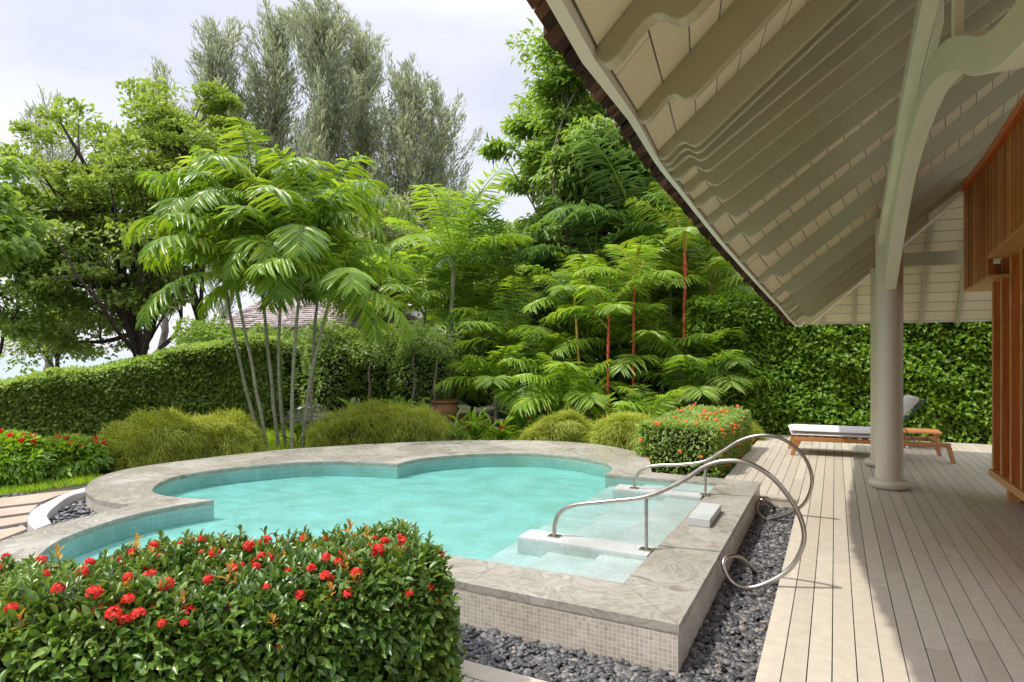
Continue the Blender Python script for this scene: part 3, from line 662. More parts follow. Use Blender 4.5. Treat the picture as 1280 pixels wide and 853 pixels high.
def rect_pts(x0, x1, y0, y1, n, z, j=.012): return [(rng.uniform(x0, x1), rng.uniform(y0, y1), z+rng.uniform(-j, j)) for _ in range(n)]
P = rect_pts(-.70, -.34, 2.68, 7.18, 4600, ZG+.01)+rect_pts(-2.7, -.70, 2.68, 3.23, 3200, ZG+.01)+rect_pts(-.45, -.34, 1.8, 2.7, 200, ZG+.01)
pebbles('gravel', P, .021)
P = []
while len(P) < 1800:
    x, y = rng.uniform(-7.3, -5.5), rng.uniform(2.6, 4.3)
    P.append((x, y, .02+rng.uniform(-.012, .012)))
def in_poly(p, poly):
    c = False; n = len(poly); j = n-1
    for i in range(n):
        if (poly[i][1] > p[1]) != (poly[j][1] > p[1]) and p[0] < (poly[j][0]-poly[i][0])*(p[1]-poly[i][1])/(poly[j][1]-poly[i][1])+poly[i][0]: c = not c
        j = i
    return c
regp = RI+[(-5.7, 2.9), (-5.6, 3.5), (-6.0, 3.5), (-6.6, 3.7), (-7.1, 4.1)]
P = [p for p in P if in_poly(p, regp)]
pebbles('gravel', P, .026)
mb = MB(); mb.prism([(x, y, .0) for x, y in regp], (0, 0, -.1)); mb.build('gravel_bed', M['dark']); tag(bpy.context.scene.objects['gravel_bed'], kind='structure')
# path with dark gravel and sand-coloured stepping slabs, far left
P = []
for _ in range(4200):
    x, y = gr(rng.uniform(-60, 85), rng.uniform(618, 700), ZG)[:2]; P.append((x, y, ZG+.004+rng.uniform(-.008, .008)))
P = [p for p in P if not in_poly(p, OUT) and not in_poly(p, RO+[(-5.5, 3.0), (-5.6, 4), (-7.3, 4.4)])]
pebbles('gravel', P, .022)
slabs = [[(-30, 652), (0, 640), (40, 629), (62, 617), (104, 608), (40, 614), (-30, 632)], [(-40, 668), (0, 661), (36, 655), (34, 641), (0, 643), (-40, 655)],
         [(-50, 690), (0, 678), (20, 668), (42, 664), (34, 659), (0, 664), (-50, 672)], [(-20, 637), (0, 634), (60, 625), (45, 629), (40, 632), (-20, 641)]]
slabs = [[(-60, 640), (50, 627.5), (72, 619.5), (100, 611.5), (66, 615), (-60, 630)], [(-70, 654.5), (38, 640), (48, 630.5), (-70, 644)],
         [(-80, 672), (34, 652), (36, 643.5), (-80, 659)], [(-90, 698), (0, 674), (34, 661), (30, 657), (-90, 678)]]
for i, s_ in enumerate(slabs):
    q = [gr(x, y, ZG+.04) for x, y in s_]; mb = MB(); mb.prism(q, (0, 0, -.05)); o = mb.build('stepping_slab', M['paver'], bevel=.006)
    tag(o, ['long sandy paving slab nearest the lawn and curb', 'sandy paving slab second back from the pool rim side', 'sandy paving slab third from the lawn beside pale curb',
            'sandy paving slab nearest the pool rim at left edge'][i], 'paving slab', 'sandy slabs of the garden path')

# ================================================================== HANDRAILS
def handrail(pts, post, label, dY, yend):
    """pts: (X, Z) polyline in the rail's plane with a Y per point"""
    base = pts[0]; root = empty('handrail', base, label, 'handrail', 'curled steel handrails at the pool steps')
    sp = spline(pts, 7); mb = MB(); mb.tube([tuple(a-b_ for a, b_ in zip(p, base)) for p in sp], .0155, 12); mb.build('rail', M['steel'], root, smooth=True)
    px, py, pz0, pz1 = post; mb = MB(); mb.tube([(px-base[0], py-base[1], pz0-base[2]), (px-base[0], py-base[1], pz1-base[2])], .0125, 12); mb.build('post', M['steel'], root, smooth=True)
    for x, y, z in ((base[0], base[1], base[2]), (px, py, pz0)):
        mb = MB(); mb.box(-.045, .045, -.035, .035, 0, .006); o = mb.build('base_plate', M['steel'], root, bevel=.001); o.location = (x-base[0], y-base[1], z-base[2]+.0005)
def rp_(L_):
    return [onY(x, y, Y) for x, y, Y in L_]
Z0 = ZC+.004
r1 = [(693,670,4.33),(693.5,656,4.33),(700,641,4.33),(717,632,4.33),(760,627,4.33),(808,621,4.33),(850,603,4.33),(880,584,4.33),(905,576.5,4.33),(935,579,4.33),(965,597,4.35),(990,627,4.40),(1003,655,4.45),(1004,680,4.48),(990,708,4.48),(965,726,4.46),(937,735,4.44),(915,728,4.42),(904,707,4.42),(911,696,4.50),(928,699,4.70)]
p1 = rp_(r1); p1[0] = (p1[0][0], p1[0][1], Z0); e = gr(948, 716, ZG-.0); p1.append((e[0], e[1], ZG-.03))
handrail(p1, (-1.172, 4.33, Z0, .535), 'curled steel handrail at the near side of the pool steps', 0, 0)
r2 = [(793,612,6.21),(794,600,6.21),(803,587,6.21),(820,582,6.21),(850,581,6.21),(880,577,6.21),(902,565,6.21),(925,551,6.21),(950,544.5,6.21),(975,547.5,6.22),(1000,565,6.27),(1013,588,6.32),(1014,610,6.40),(1003,632,6.48),(980,645,6.54),(957,649,6.6),(947,638,6.65),(948,628,6.7),(957,625,6.75)]
p2 = rp_(r2); p2[0] = (p2[0][0], p2[0][1], Z0); e = gr(972, 634, ZG); p2.append((e[0], e[1], ZG-.03))
pz = onY(881, 577, 6.21)
handrail(p2, (pz[0], 6.24, Z0, pz[2]), 'curled steel handrail at the far side of the pool steps', 0, 0)

# ================================================================== PAVILION
pav = empty('pavilion', (.6, 6, 0), 'open pavilion with sweeping boarded roof, scalloped rafters and slatted timber wall', 'pavilion')
def PV(o): o.location = (-.6, -6, 0); return o
# rafters: foot (x, y, z) at the ceiling, pitch, fan
RF = [(-.23, -1.8, 2.02, .74, -.25), (-.24, -1.1, 2.03, .74, -.25), (-.26, -.4, 2.05, .74, -.25), (-.325, .45, 2.12, .75, -.25),
      (-.575, 1.62, 2.37, .76, -.25), (-.80, 2.80, 2.635, .77, -.25), (-1.035, 4.10, 2.855, .77, -.13), (-1.050, 4.26, 2.860, .77, -.12), (-1.053, 4.36, 2.855, .73, 0),
      (-1.054, 4.58, 2.843, .71, 0), (-1.056, 4.96, 2.832, .71, 0), (-1.045, 5.32, 2.796, .69, 0), (-1.010, 5.71, 2.726, .72, 0), (-.956, 6.21, 2.627, .74, 0),
      (-.88, 6.82, 2.514, .77, 0), (-.775, 7.52, 2.364, .80, 0), (-.69, 8.27, 2.242, .81, 0), (-.636, 8.87, 2.165, .84, 0), (-.613, 9.24, 2.124, .85, 0), (-.585, 9.72, 2.071, .86, 0), (-.564, 10.08, 2.031, .86, 0)]
HE = np.array([-.53, 10.85, 1.985]); HU = np.array([1.455, 9.5, 3.76]); HD = (HU-HE)
def hip_at(Y): t = (HE[1]-Y)/(HE[1]-HU[1]); return HE+HD*t
XT = 3.4
prof = [(0, .012), (.010, .045), (.025, .068), (.045, .082), (.065, .088), (.09, .085), (.115, .080), (.14, .082), (.165, .092), (.19, .118), (.21, .150), (.23, .178), (.25, .195), (.275, .204), (.30, .205)]
for i, (x, y, z, T, s) in enumerate(RF):
    Lx = XT-x
    if s == 0:
        hp = hip_at(y)
        if hp[0] < XT: Lx = hp[0]-x-.03; T = (hp[2]-z)/(hp[0]-x)
    v = np.array([1, s, T]); up = np.array([x, y, z]); top = []; bot = []
    D = [p for p in prof]+[(Lx, .205)]
    for a, h in D:
        p = up+v*a; top.append(tuple(p+np.array([0, 0, .004]))); bot.append(tuple(p-np.array([0, 0, h])))
    mb = MB(); mb.strip_prism(top, bot, (0, .05, 0)); RF[i] = (x, y, z, T, s, Lx); PV(mb.build('rafter', M['rafter'], pav, bevel=.003))
# twin hip rafter
v = unit(HD[None])[0]; nn = unit(np.array([[HD[1], -HD[0], 0]]))[0]; top = []; bot = []
for a, h in prof+[(5.2, .25)]:
    p = HE+v*a*1.25-nn*.03; top.append(tuple(p+np.array([0, 0, -.006]))); bot.append(tuple(p-np.array([0, 0, h+.01])))
mb = MB(); mb.strip_prism(top, bot, tuple(nn*.06)); PV(mb.build('hip_rafter', M['eavewhite'], pav, bevel=.003))
# ceiling boarding lofted along the rafters, slope distance in uv v
def loft(A, B, name, mat, th, dz=0., nseg=1):
    V = []; Fq = []; UV = []; s = 0
    for i in range(len(A)-1):
        a0, a1, b0, b1 = map(np.array, (A[i], A[i+1], B[i], B[i+1])); l_ = np.linalg.norm(a1-a0)
        q = [a0, a1, b1, b0]; k = len(V); V += [tuple(p+np.array([0, 0, dz])) for p in q]; Fq.append((k, k+1, k+2, k+3))
        UV += [(s, 0), (s+l_, 0), (s+l_, np.linalg.norm(b1-a1)), (s, np.linalg.norm(b0-a0))]; s += l_
    return V, Fq, UV
A = [(x, y, z) for x, y, z, *_ in RF]; B = [(x+Lx, y+s*Lx, z+T*Lx) for x, y, z, T, s, Lx in RF]
A.append(tuple(HE)); B.append(tuple(HE+HD*.001))
V, Fq, UV = loft(A, B, '', None, 0, .004); PV(mesh('ceiling', V, Fq, M['ceiling'], pav, uv=UV))
# far slope
E0, E1 = np.array([-.53, 10.85, 1.985]), np.array([4.6, 10.85, 2.0])
HT = HE+HD*2.4
V = [tuple(E0), tuple(E1), (4.6, HT[1], HT[2]), tuple(HT)]; l_ = np.linalg.norm(HT-E0)
sl = math.hypot(HT[1]-10.85, HT[2]-1.985)
PV(mesh('ceiling', [(a, b_, c+.0) for a, b_, c in V], [(0, 1, 2, 3)], M['ceiling'], pav, uv=[(0, 0), (5.13, 0), (5.13, sl), (HT[0]-E0[0], sl)]))
for X in (-.19, .22, .65, 1.08, 1.52, 1.96, 2.4, 2.84, 3.28):
    t = (X-HE[0])/HD[0]; t = min(t, 2.35); yt = 10.85-1.35*t; zt = 1.985+HD[2]*t
    mb = MB(); mb.strip_prism([(X, 10.84, 1.99), (X, yt, zt)], [(X, 10.84, 1.93), (X, yt, zt-.12)], (.05, 0, 0)); PV(mb.build('rafter', M['rafter'], pav, bevel=.003))
# eave trim (painted) and shingle edge
ev = [(x, y, z) for x, y, z, *_ in RF]+[(-.53, 10.85, 1.985)]
tr = [(x-.045, y, z-.0) for x, y, z in ev]
mb = MB()
for off0, off1, zt, zb in ((-.042, -.004, .0, -.03),):
    a = [(x+off0*(.5 if y < 1.6 else 1), y, z+zb) for x, y, z in ev]; b_ = [(x+off1, y, z+zb) for x, y, z in ev]; mb.strip_prism(a, b_, (0, 0, zt-zb+.03))
PV(mb.build('eave_trim', M['eavewhite'], pav))
mb = MB(); mb.box(-.60, 4.6, 10.855, 10.90, 1.965, 2.03); PV(mb.build('eave_trim', M['eavewhite'], pav))
# shingle butts along the eave, three courses, each a small slab
def shingles(path, name, inward, w=.10, courses=3, depth=.16):
    mb = MB(); P = np.array(path, float); s = np.concatenate([[0], np.cumsum(np.linalg.norm(np.diff(P, axis=0), axis=1))])
    for c in range(courses):
        q = rng.uniform(0, w)
        while q < s[-1]-.02:
            ww = w*rng.uniform(.7, 1.25); p0 = np.array([np.interp(q, s, P[:, i]) for i in range(3)]); p1 = np.array([np.interp(min(q+ww-.006, s[-1]), s, P[:, i]) for i in range(3)])
            o_ = inward*(-(.085+c*-.03)+rng.uniform(-.012, .012)); z = .012+c*.028+rng.uniform(-.004, .004)
            a = p0+o_+[0, 0, z]; b_ = p1+o_+[0, 0, z]; c_ = b_+inward*depth*1.0+[0, 0, depth*.8]; d_ = a+inward*depth*1.0+[0, 0, depth*.8]
            mb.prism([tuple(a), tuple(b_), tuple(c_), tuple(d_)], (0, 0, .024)); q += ww
    return PV(mb.build(name, M['shingle'], pav))
ev2 = [(x-.045+.055*max(0, min(1, 1-y/3.6)), y, z-.03+.02*max(0, min(1, 1-y/3.6))) for x, y, z in ev]
shingles(ev2, 'shingle_edge', np.array([1., 0, 0]))
shingles([(-.62, 10.9, 1.985), (4.6, 10.9, 2.0)], 'shingle_edge', np.array([0, -1., 0]))
# upper shingle skin over everything
V, Fq, UV = loft([(x-.06, y, z) for x, y, z in A], B, '', None, 0, .13); n0 = len(V)
V += [(-.62, 10.9, 2.1), (4.6, 10.9, 2.12), (4.6, HT[1], HT[2]+.13), (HT[0], HT[1], HT[2]+.13)]; Fq.append((n0, n0+1, n0+2, n0+3))
PV(mesh('shingle_roof', V, Fq, M['shingle'], pav))
# columns
def column(c, top):
    o = empty_part = MB(); o.lathe([(.137, 0), (.137, top)], (c[0], c[1], 0)); PV(o.build('column', M['colpaint'], pav, smooth=True))
    col = bpy.data.objects[-1] if False else None
    b_ = MB(); pr = [(.14, .0)]+[(.155+.055*math.sin(a), .05-.05*math.cos(a)) for a in np.linspace(0, math.pi, 12)]+[(.14, .1)]
    b_.lathe(pr, (c[0], c[1], .001)); PV(b_.build('column_base', M['colpaint'], pav, smooth=True))
column((.545, 8.30), 3.05); column((.56, 9.80), 2.66); column((.56, 1.2), 3.6)
# tie beam at the far slope
mb = MB(); mb.box(.45, 4.0, 9.74, 9.86, 2.66, 2.84); PV(mb.build('tie_beam', M['rafter'], pav, bevel=.004))
# arched brace in the colonnade plane
low = [(8.05,2.231),(7.42,2.50),(6.632,2.83),(6.085,3.0),(5.348,3.105),(4.583,3.10),(4.208,3.043),(3.888,2.965),(3.559,2.858),(3.314,2.761),(3.125,2.672),(2.972,2.610),(2.811,2.555),(2.688,2.515),(2.54,2.479),(2.381,2.452),(2.268,2.435),(1.9,2.42),(1.3,2.40)]
up = [(8.22,2.30),(8.12,2.62),(7.6,2.85),(6.9,3.03),(6.1,3.17),(5.4,3.235),(4.978,3.25),(4.606,3.247),(4.208,3.204),(3.833,3.109),(3.564,3.022),(3.265,2.90),(2.996,2.774),(2.77,2.685),(2.576,2.635),(2.445,2.61),(2.329,2.595),(1.9,2.60),(1.3,2.62)]
X = .48; mb = MB(); A_ = spline([(X, y, z) for y, z in low], 3); B_ = spline([(X, y, z) for y, z in up], 3); mb.strip_prism(B_, A_, (.115, 0, 0)); PV(mb.build('arched_brace', M['paint'], pav, bevel=.004))
# eave purlin rising with the roof
pb = [(8.25,2.74),(7.5,2.90),(6.5,3.08),(5.803,3.22),(5.184,3.343),(4.609,3.42),(4.2,3.46),(3.6,3.52),(2.6,3.60),(1.0,3.66)]
mb = MB(); A_ = [(.425, y, z) for y, z in pb]; B_ = [(.425, y, z+.13) for y, z in pb]; mb.strip_prism(B_, A_, (.085, 0, 0)); PV(mb.build('purlin', M['paint'], pav, bevel=.004))
mb = MB(); mb.strip_prism([(.512, 8.2, 2.9), (.512, 4.4, 3.62)], [(.512, 8.1, 2.62), (.512, 4.4, 3.46)], (.05, 0, 0)); PV(mb.build('purlin', M['paint'], pav, bevel=.004))
mb = MB(); mb.box(.485, .525, 3.50, 3.57, 2.99, 3.9); PV(mb.build('post', M['paint'], pav, bevel=.004))
# upper slatted wall panel with notch
p0 = np.array([1.455, 9.5]); p1 = np.array([1.39, 7.73]); dirw = (p1-p0)/np.linalg.norm(p1-p0); Lw = 8.2
sag = lambda q: .105*min(1, q/1.9)**.8+.012*q
mb = MB(); q = 0
while q < Lw:
    a = p0+dirw*q; zb = 2.31 if q < 1.78 else 2.50+.02*(q-1.78); zt = 3.575-sag(q); ww = rng.choice([.03, .035, .05]); t_ = rng.uniform(0, .012)
    b_ = a+dirw*(ww-.006); n_ = np.array([-.03-t_, 0])
    mb.add([(a[0], a[1], zb), (b_[0], b_[1], zb), (b_[0]+n_[0], b_[1], zb), (a[0]+n_[0], a[1], zb), (a[0], a[1], zt), (b_[0], b_[1], zt), (b_[0]+n_[0], b_[1], zt), (a[0]+n_[0], a[1], zt)],
           [(0,1,2,3),(7,6,5,4),(0,4,5,1),(1,5,6,2),(2,6,7,3),(3,7,4,0)]); q += ww
up_wall = PV(mb.build('slatted_panel', M['panel'], pav))
mb = MB(); a = p0; b_ = p0+dirw*Lw; mb.strip_prism([(a[0]+.003, a[1], 3.57), (b_[0]+.003, b_[1], 3.27)], [(a[0]+.003, a[1], 2.52), (b_[0]+.003, b_[1], 2.52)], (.04, 0, 0)); PV(mb.build('panel_backing', M['dark'], pav))
# toothed orange trim on its top edge
mb = MB(); q = 0
while q < Lw:
    a = p0+dirw*q; b_ = p0+dirw*(q+.085); z0 = 3.545; mb.strip_prism([(a[0]-.075, a[1], 3.62-sag(q)), (b_[0]-.075, b_[1], 3.62-sag(q+.085))], [(a[0]-.075, a[1], z0+.025-sag(q)), (b_[0]-.075, b_[1], z0-.03-sag(q))], (.12, 0, 0)); q += .087
PV(mb.build('toothed_trim', M['orange'], pav))
# soffit ledges under the panel
a = p0; b_ = p0+dirw*1.80; mb = MB(); mb.add([(a[0]-.035, a[1], 2.305), (b_[0]-.035, b_[1], 2.305), (b_[0]+.45, b_[1], 2.305), (a[0]+.45, a[1], 2.305), (a[0]-.035, a[1], 2.28), (b_[0]-.035, b_[1], 2.28), (b_[0]+.45, b_[1], 2.28), (a[0]+.45, a[1], 2.28)],
    [(0,1,2,3),(7,6,5,4),(0,4,5,1),(1,5,6,2),(2,6,7,3),(3,7,4,0)]); PV(mb.build('soffit', M['railwood'], pav))
a = p0+dirw*1.805; b_ = p0+dirw*Lw; mb = MB(); mb.add([(a[0]-.045, a[1], 2.50), (b_[0]-.045, b_[1], 2.62), (b_[0]+.6, b_[1], 2.62), (a[0]+.6, a[1], 2.50), (a[0]-.045, a[1], 2.46), (b_[0]-.045, b_[1], 2.58), (b_[0]+.6, b_[1], 2.58), (a[0]+.6, a[1], 2.46)],
    [(0,1,2,3),(7,6,5,4),(0,4,5,1),(1,5,6,2),(2,6,7,3),(3,7,4,0)]); PV(mb.build('soffit', M['railwood'], pav))
# louvred screen: deep fins in a frame on stub feet
for i in range(14):
    y = 8.22-.36*i; x = 1.49+.004*i
    mb = MB(); mb.box(x, x+.30, y, y+.032, .30, 2.47+.01*i); PV(mb.build('fin', M['slat'], pav, bevel=.003))
    mb = MB(); mb.box(x-.012, x-.001, y-.004, y+.036, .30, 2.47); PV(mb.build('lit_fin_edge', M['railwood'], pav))  # paler strip paints the light caught along each fin's front edge
mb = MB(); mb.strip_prism([(1.455, 8.28, .297), (1.52, 3.2, .297)], [(1.455, 8.28, .225), (1.52, 3.2, .225)], (.42, 0, 0)); PV(mb.build('bottom_rail', M['railwood'], pav, bevel=.003))
mb = MB(); mb.strip_prism([(1.62, 8.24, .36), (1.66, 3.2, .36)], [(1.62, 8.24, .299), (1.66, 3.2, .299)], (.2, 0, 0)); PV(mb.build('bottom_rail', M['railwood'], pav, bevel=.003))
for y in (8.05, 6.2, 4.3): 
    mb = MB(); mb.box(1.58, 1.68, y, y+.10, .001, .224); PV(mb.build('foot', M['railwood'], pav, bevel=.004))
    mb = MB(); mb.box(1.70, 1.86, y-.02, y+.12, .001, .224); PV(mb.build('foot', M['slat'], pav, bevel=.004))
mb = MB(); mb.box(1.86, 1.92, 5.4, 8.28, .001, 2.9); PV(mb.build('inner_wall', M['slat'], pav))
mb = MB(); mb.box(1.80, 1.858, 8.27, 8.33, .001, 2.6); PV(mb.build('inner_wall', M['slat'], pav))

# ================================================================== LOUNGER
lo = empty('sun_lounger', gr(988, 569, 0), 'teak sun lounger with white cushions and raised backrest on the far deck', 'sun lounger', rz=math.atan2(.25, 2.09))
Ln, Wn = 2.10, .70
for sy in (0, Wn-.045):
    mb = MB(); mb.box(.05, Ln-.07, sy, sy+.045, .215, .275); mb.build('side_rail', M['teak'], lo, bevel=.006)
for sx, d in ((0.0, .07), (Ln-.06, -.07)):
    for sy in (-.003, Wn-.042):
        mb = MB(); x0 = sx; x1 = sx+d*1.1
        mb.add([(x0, sy, 0), (x0+.05, sy, 0), (x1+.075, sy, .215), (x1-.005, sy, .278), (x0, sy+.048, 0), (x0+.05, sy+.048, 0), (x1+.075, sy+.048, .215), (x1-.005, sy+.048, .278)],
               [(0,1,2,3),(7,6,5,4),(0,4,5,1),(1,5,6,2),(2,6,7,3),(3,7,4,0)]); mb.build('leg', M['teak'], lo, bevel=.005)
for x0 in (.10, Ln-.20):
    mb = MB(); mb.box(x0, x0+.06, .047, Wn-.047, .22, .27); mb.build('cross_rail', M['teak'], lo, bevel=.003)
mb = MB()
for i in range(9): mb.box(.2+.13*i, .27+.13*i, .047, Wn-.047, .245, .262)
mb.build('slats', M['teak'], lo, bevel=.003)
def cushion(x0, x1, y0, y1, z0, z1, nrolls, name, parent):
    n = 44; V = []; Fq = []; m = 12
    for i in range(n+1):
        for j in range(m+1):
            u, v_ = i/n, j/m; ed = min(u, 1-u)*n/3; ev_ = min(v_, 1-v_)*m/2.2; e_ = min(1, ed)**.5*min(1, ev_)**.5 if ed > 0 and ev_ > 0 else 0
            roll = abs(math.sin(v_*math.pi*nrolls))**.4*.9+.1 if nrolls else 1
            V.append((x0+(x1-x0)*u, y0+(y1-y0)*v_, (z0+z1)/2+(z1-z0)/2*e_*(.75+.25*roll)))
    k = len(V)
    V += [(x, y, (z0+z1)-z) for x, y, z in V]
    for i in range(n):
        for j in range(m):
            a = i*(m+1)+j; Fq.append((a, a+m+1, a+m+2, a+1)); Fq.append((k+a, k+a+1, k+a+m+2, k+a+m+1))
    o = mesh(name, V, Fq, M['cushion'], parent, smooth=True); return o
cushion(.02, 1.27, .015, Wn-.015, .278, .34, 4, 'seat_cushion', lo)
cushion(.0, 1.27, .01, Wn-.01, .338, .405, 4, 'seat_cushion', lo)
bk = cushion(0, .74, .01, Wn-.01, .018, .12, 4, 'back_cushion', lo); bk.location = (1.25, 0, .275); bk.rotation_euler = (0, -R(51), 0)
mb = MB(); mb.box(0, .76, .02, .045, -.012, .014); mb.box(0, .76, Wn-.045, Wn-.02, -.012, .014)
for i in range(6): mb.box(.06+.12*i, .09+.12*i, .046, Wn-.046, -.008, .012)
b_ = mb.build('back_frame', M['greenmetal'], lo); b_.location = (1.25, 0, .275); b_.rotation_euler = (0, -R(51), 0)
for y0 in (.04, Wn-.04):
    mb = MB(); mb.tube([(1.45, y0, .50), (1.62, y0, .26)], .008, 6); mb.build('prop_bar', M['greenmetal'], lo)
tb = empty('side_table', (.93, 11.75, 0), 'low teak side table behind the head of the sun lounger', 'side table')
mb = MB(); 
for i in range(6): mb.box(0, .55, .085*i, .085*i+.078, .25, .28)
mb.build('tabletop', M['teak'], tb, bevel=.003)
for x, y in ((.03, .03), (.48, .03), (.03, .43), (.48, .43)):
    mb = MB(); mb.box(x, x+.045, y, y+.045, 0, .249); mb.build('leg', M['teak'], tb, bevel=.003)

# ================================================================== HEDGES
# tall clipped green wall behind the deck
path_hedge('hedge', [(-2.6, 12.75), (-1.2, 12.95), (.5, 13.15), (2.0, 13.3), (5.5, 13.5)], .9, -.05, [2.55, 2.6, 2.9, 3.0, 3.0], 52000, .105, .55, M['leaf_hedge'],
           'tall glossy bright green hedge forming a wall behind the deck', 'hedge', lumpy=.16, lsc=3.2, face='r', top_frac=.12, fuzz=.2)
# clipped hedge sloping on the left
path_hedge('hedge', [at(-90, 500, 10.6)[:2], at(0, 480, 11.2)[:2], at(120, 462, 11.9)[:2], at(190, 447, 12.4)[:2], at(200, 440, 12.5)[:2], at(270, 425, 13.0)[:2], at(345, 420, 13.6)[:2]], 1.3, -.2,
           [.95, 1.0, 1.18, 1.38, 1.50, 1.72, 1.80], 60000, .085, .6, M['leaf_clipped'], 'long clipped hedge of small leaves sloping down towards the left edge', 'hedge', lumpy=.085, lsc=2.6, face='r', fuzz=.16)
# bamboo-grass mounds around the pool
def mound(x0, x1, ytop, d, ybase, label, n=9000, dep=.8):
    a = at(x0, ytop, d); b_ = at(x1, ytop, d); c = ((a[0]+b_[0])/2, (a[1]+b_[1])/2); zt = a[2]; hh = zt+.15
    return blob_bush('mounded_shrub', (c[0], c[1], ZG+hh*.5), (math.dist(a[:2], b_[:2])/2*1.02, dep, hh*.56), n, .13, .075, M['leaf_bamboo'], label, 'shrub', T=BL, group='feathery yellow green mounds behind the pool', rand=.8, droop=.55, fuzz=.12, lumpy=.12, core=.86)
def rot(o, a): o.rotation_euler = (0, 0, a)
def long_mound(pxs, d, label, n, w=.75):
    pts = [at(x, y, dd) for (x, y), dd in zip(pxs, d)]
    r_, *_ = path_hedge('mounded_shrub', [p[:2] for p in pts], w, ZG, [p[2]-.07 for p in pts], int(n*1.25), .13, .06, M['leaf_bamboo'], label, 'shrub', T=BL, lumpy=.17, lsc=2.9, group=None, rand=.7, droop=.55, face='both', fuzz=.17, top_frac=.4)
    return r_
long_mound([(140, 545), (170, 528), (225, 519), (290, 518), (318, 532)], [8.9, 9.2, 9.6, 10.0, 10.1], 'feathery yellow green mounded shrub left of the thin palm trunks', 21000)
long_mound([(386, 530), (415, 515), (475, 507), (535, 508), (562, 528)], [10.5, 10.6, 10.8, 10.9, 10.9], 'feathery yellow green mounded shrub right of the thin palm trunks', 19000)
long_mound([(655, 535), (680, 520), (725, 518), (745, 530)], [10.8, 10.8, 10.7, 10.6], 'feathery yellow green mounded shrub behind the far pool rim in front of ginger leaves', 12000, .6)
long_mound([(744, 533), (770, 520), (800, 518), (815, 530)], [10.3, 10.2, 10.0, 9.9], 'feathery yellow green mounded shrub touching the square flowering hedge', 9000, .6)
long_mound([(925, 530), (938, 518), (948, 530)], [11.2, 11.2, 11.2], 'small feathery mounded shrub between square flowering hedge and deck', 5000, .6)
def clusters(root, base, pos, o, k, mat, size, group=None, name='flower_cluster', minz=.3):
    """red flower heads: small balls of four-petalled florets"""
    idx = rng.choice(len(pos), k, replace=False); heads = []
    for v_ in range(4):
        m_ = 60; u = rdir(m_); u[:, 2] = np.abs(u[:, 2])*.7; u = unit(u); lb = LB()
        lb.add(*scatter(K4, u*size*.55, unit(np.cross(u, rdir(m_))), u, size*.5, size*.35)); lb.add(*scatter(K4, u*size*.3, u, unit(np.cross(u, rdir(m_))), size*.55, size*.12))
        heads.append(lb)
    out = []
    for j, i in enumerate(idx):
        if j < 4: ob = heads[j].build(name, mat, root); out.append(ob)
        else: ob = out[j % 4].copy(); C.objects.link(ob); ob.parent = root
        p = pos[i]+o[i]*(size*.9+.028); ob.location = (p[0]-base[0], p[1]-base[1], p[2]-base[2]); ob.scale = [rng.uniform(.7, 1.25)]*3; ob.rotation_euler = (rng.uniform(-.5, .5), rng.uniform(-.5, .5), rng.uniform(0, 6))
# square flowering hedge by the deck
hp = [(-1.80, 8.15), (-1.72, 10.6)]
r_, pos, o = path_hedge('hedge', hp, 1.0, ZG, [.60, .62], 26000, .06, .42, M['leaf_clipped'], 'square clipped hedge with tiny orange flowers beside the deck', 'hedge', lumpy=.04, lsc=3, fuzz=.08)
vis = np.where((o[:, 1] < -.3) | ((o[:, 0] > .3)) | (o[:, 2] > .8))[0]
clusters(r_, (*hp[0], ZG), pos[vis], o[vis], 98, M['flower_orange'], .034)
# front ixora hedge
hp = [(-2.22, 2.50), (-2.42, 1.95), (-2.95, 1.42), (-3.7, .95)]
hp = [(-1.84, 2.62), (-2.32, 2.02), (-3.0, 1.42), (-3.9, .85)]
r_, pos, o = path_hedge('hedge', hp, .86, ZG-.02, [.60, .55, .54, .53], 60000, .056, .42, M['leaf_ixora'], 'glossy dark hedge with red flower heads in the foreground', 'hedge', T=K9, lumpy=.075, lsc=4.2, fuzz=.14, rnd=.10, top_frac=.42, rand=.85, droop=.05)
sel = np.where((o[:, 2] > .8) | ((pos[:, 2] > .35) & (rng.uniform(0, 1, len(pos)) < .25)))[0]
def seen(p):
    u = p[:, 0]*CS+p[:, 1]*SN; d = -p[:, 0]*SN+p[:, 1]*CS; return (u/d*F+640 > -20) & (HY-F*(p[:, 2]-H)/d < 850)
sel = sel[seen(pos[sel]) & ((o[sel][:, 2] > .8) | (rng.uniform(0, 1, len(sel)) < .25)) & (o[sel][:, 1] < .5)]
clusters(r_, (*hp[0], ZG-.02), pos[sel], o[sel], 98, M['flower_red'], .034)
rootk = r_; extra = LB(); m_ = 70
for i in rng.choice(len(sel), 110, replace=False):
    p = pos[sel][i]+o[sel][i]*.05-np.array([*hp[0], ZG-.02]); u = rdir(m_); u[:, 2] = np.abs(u[:, 2])*.7; u = unit(u); sz = rng.uniform(.022, .036); extra.add(*scatter(K4, p+u*sz*.55, unit(np.cross(u, rdir(m_))), u, sz*.5, sz*.35))
tag(extra.build('flower_cluster', M['flower_red'], r_), kind='stuff')
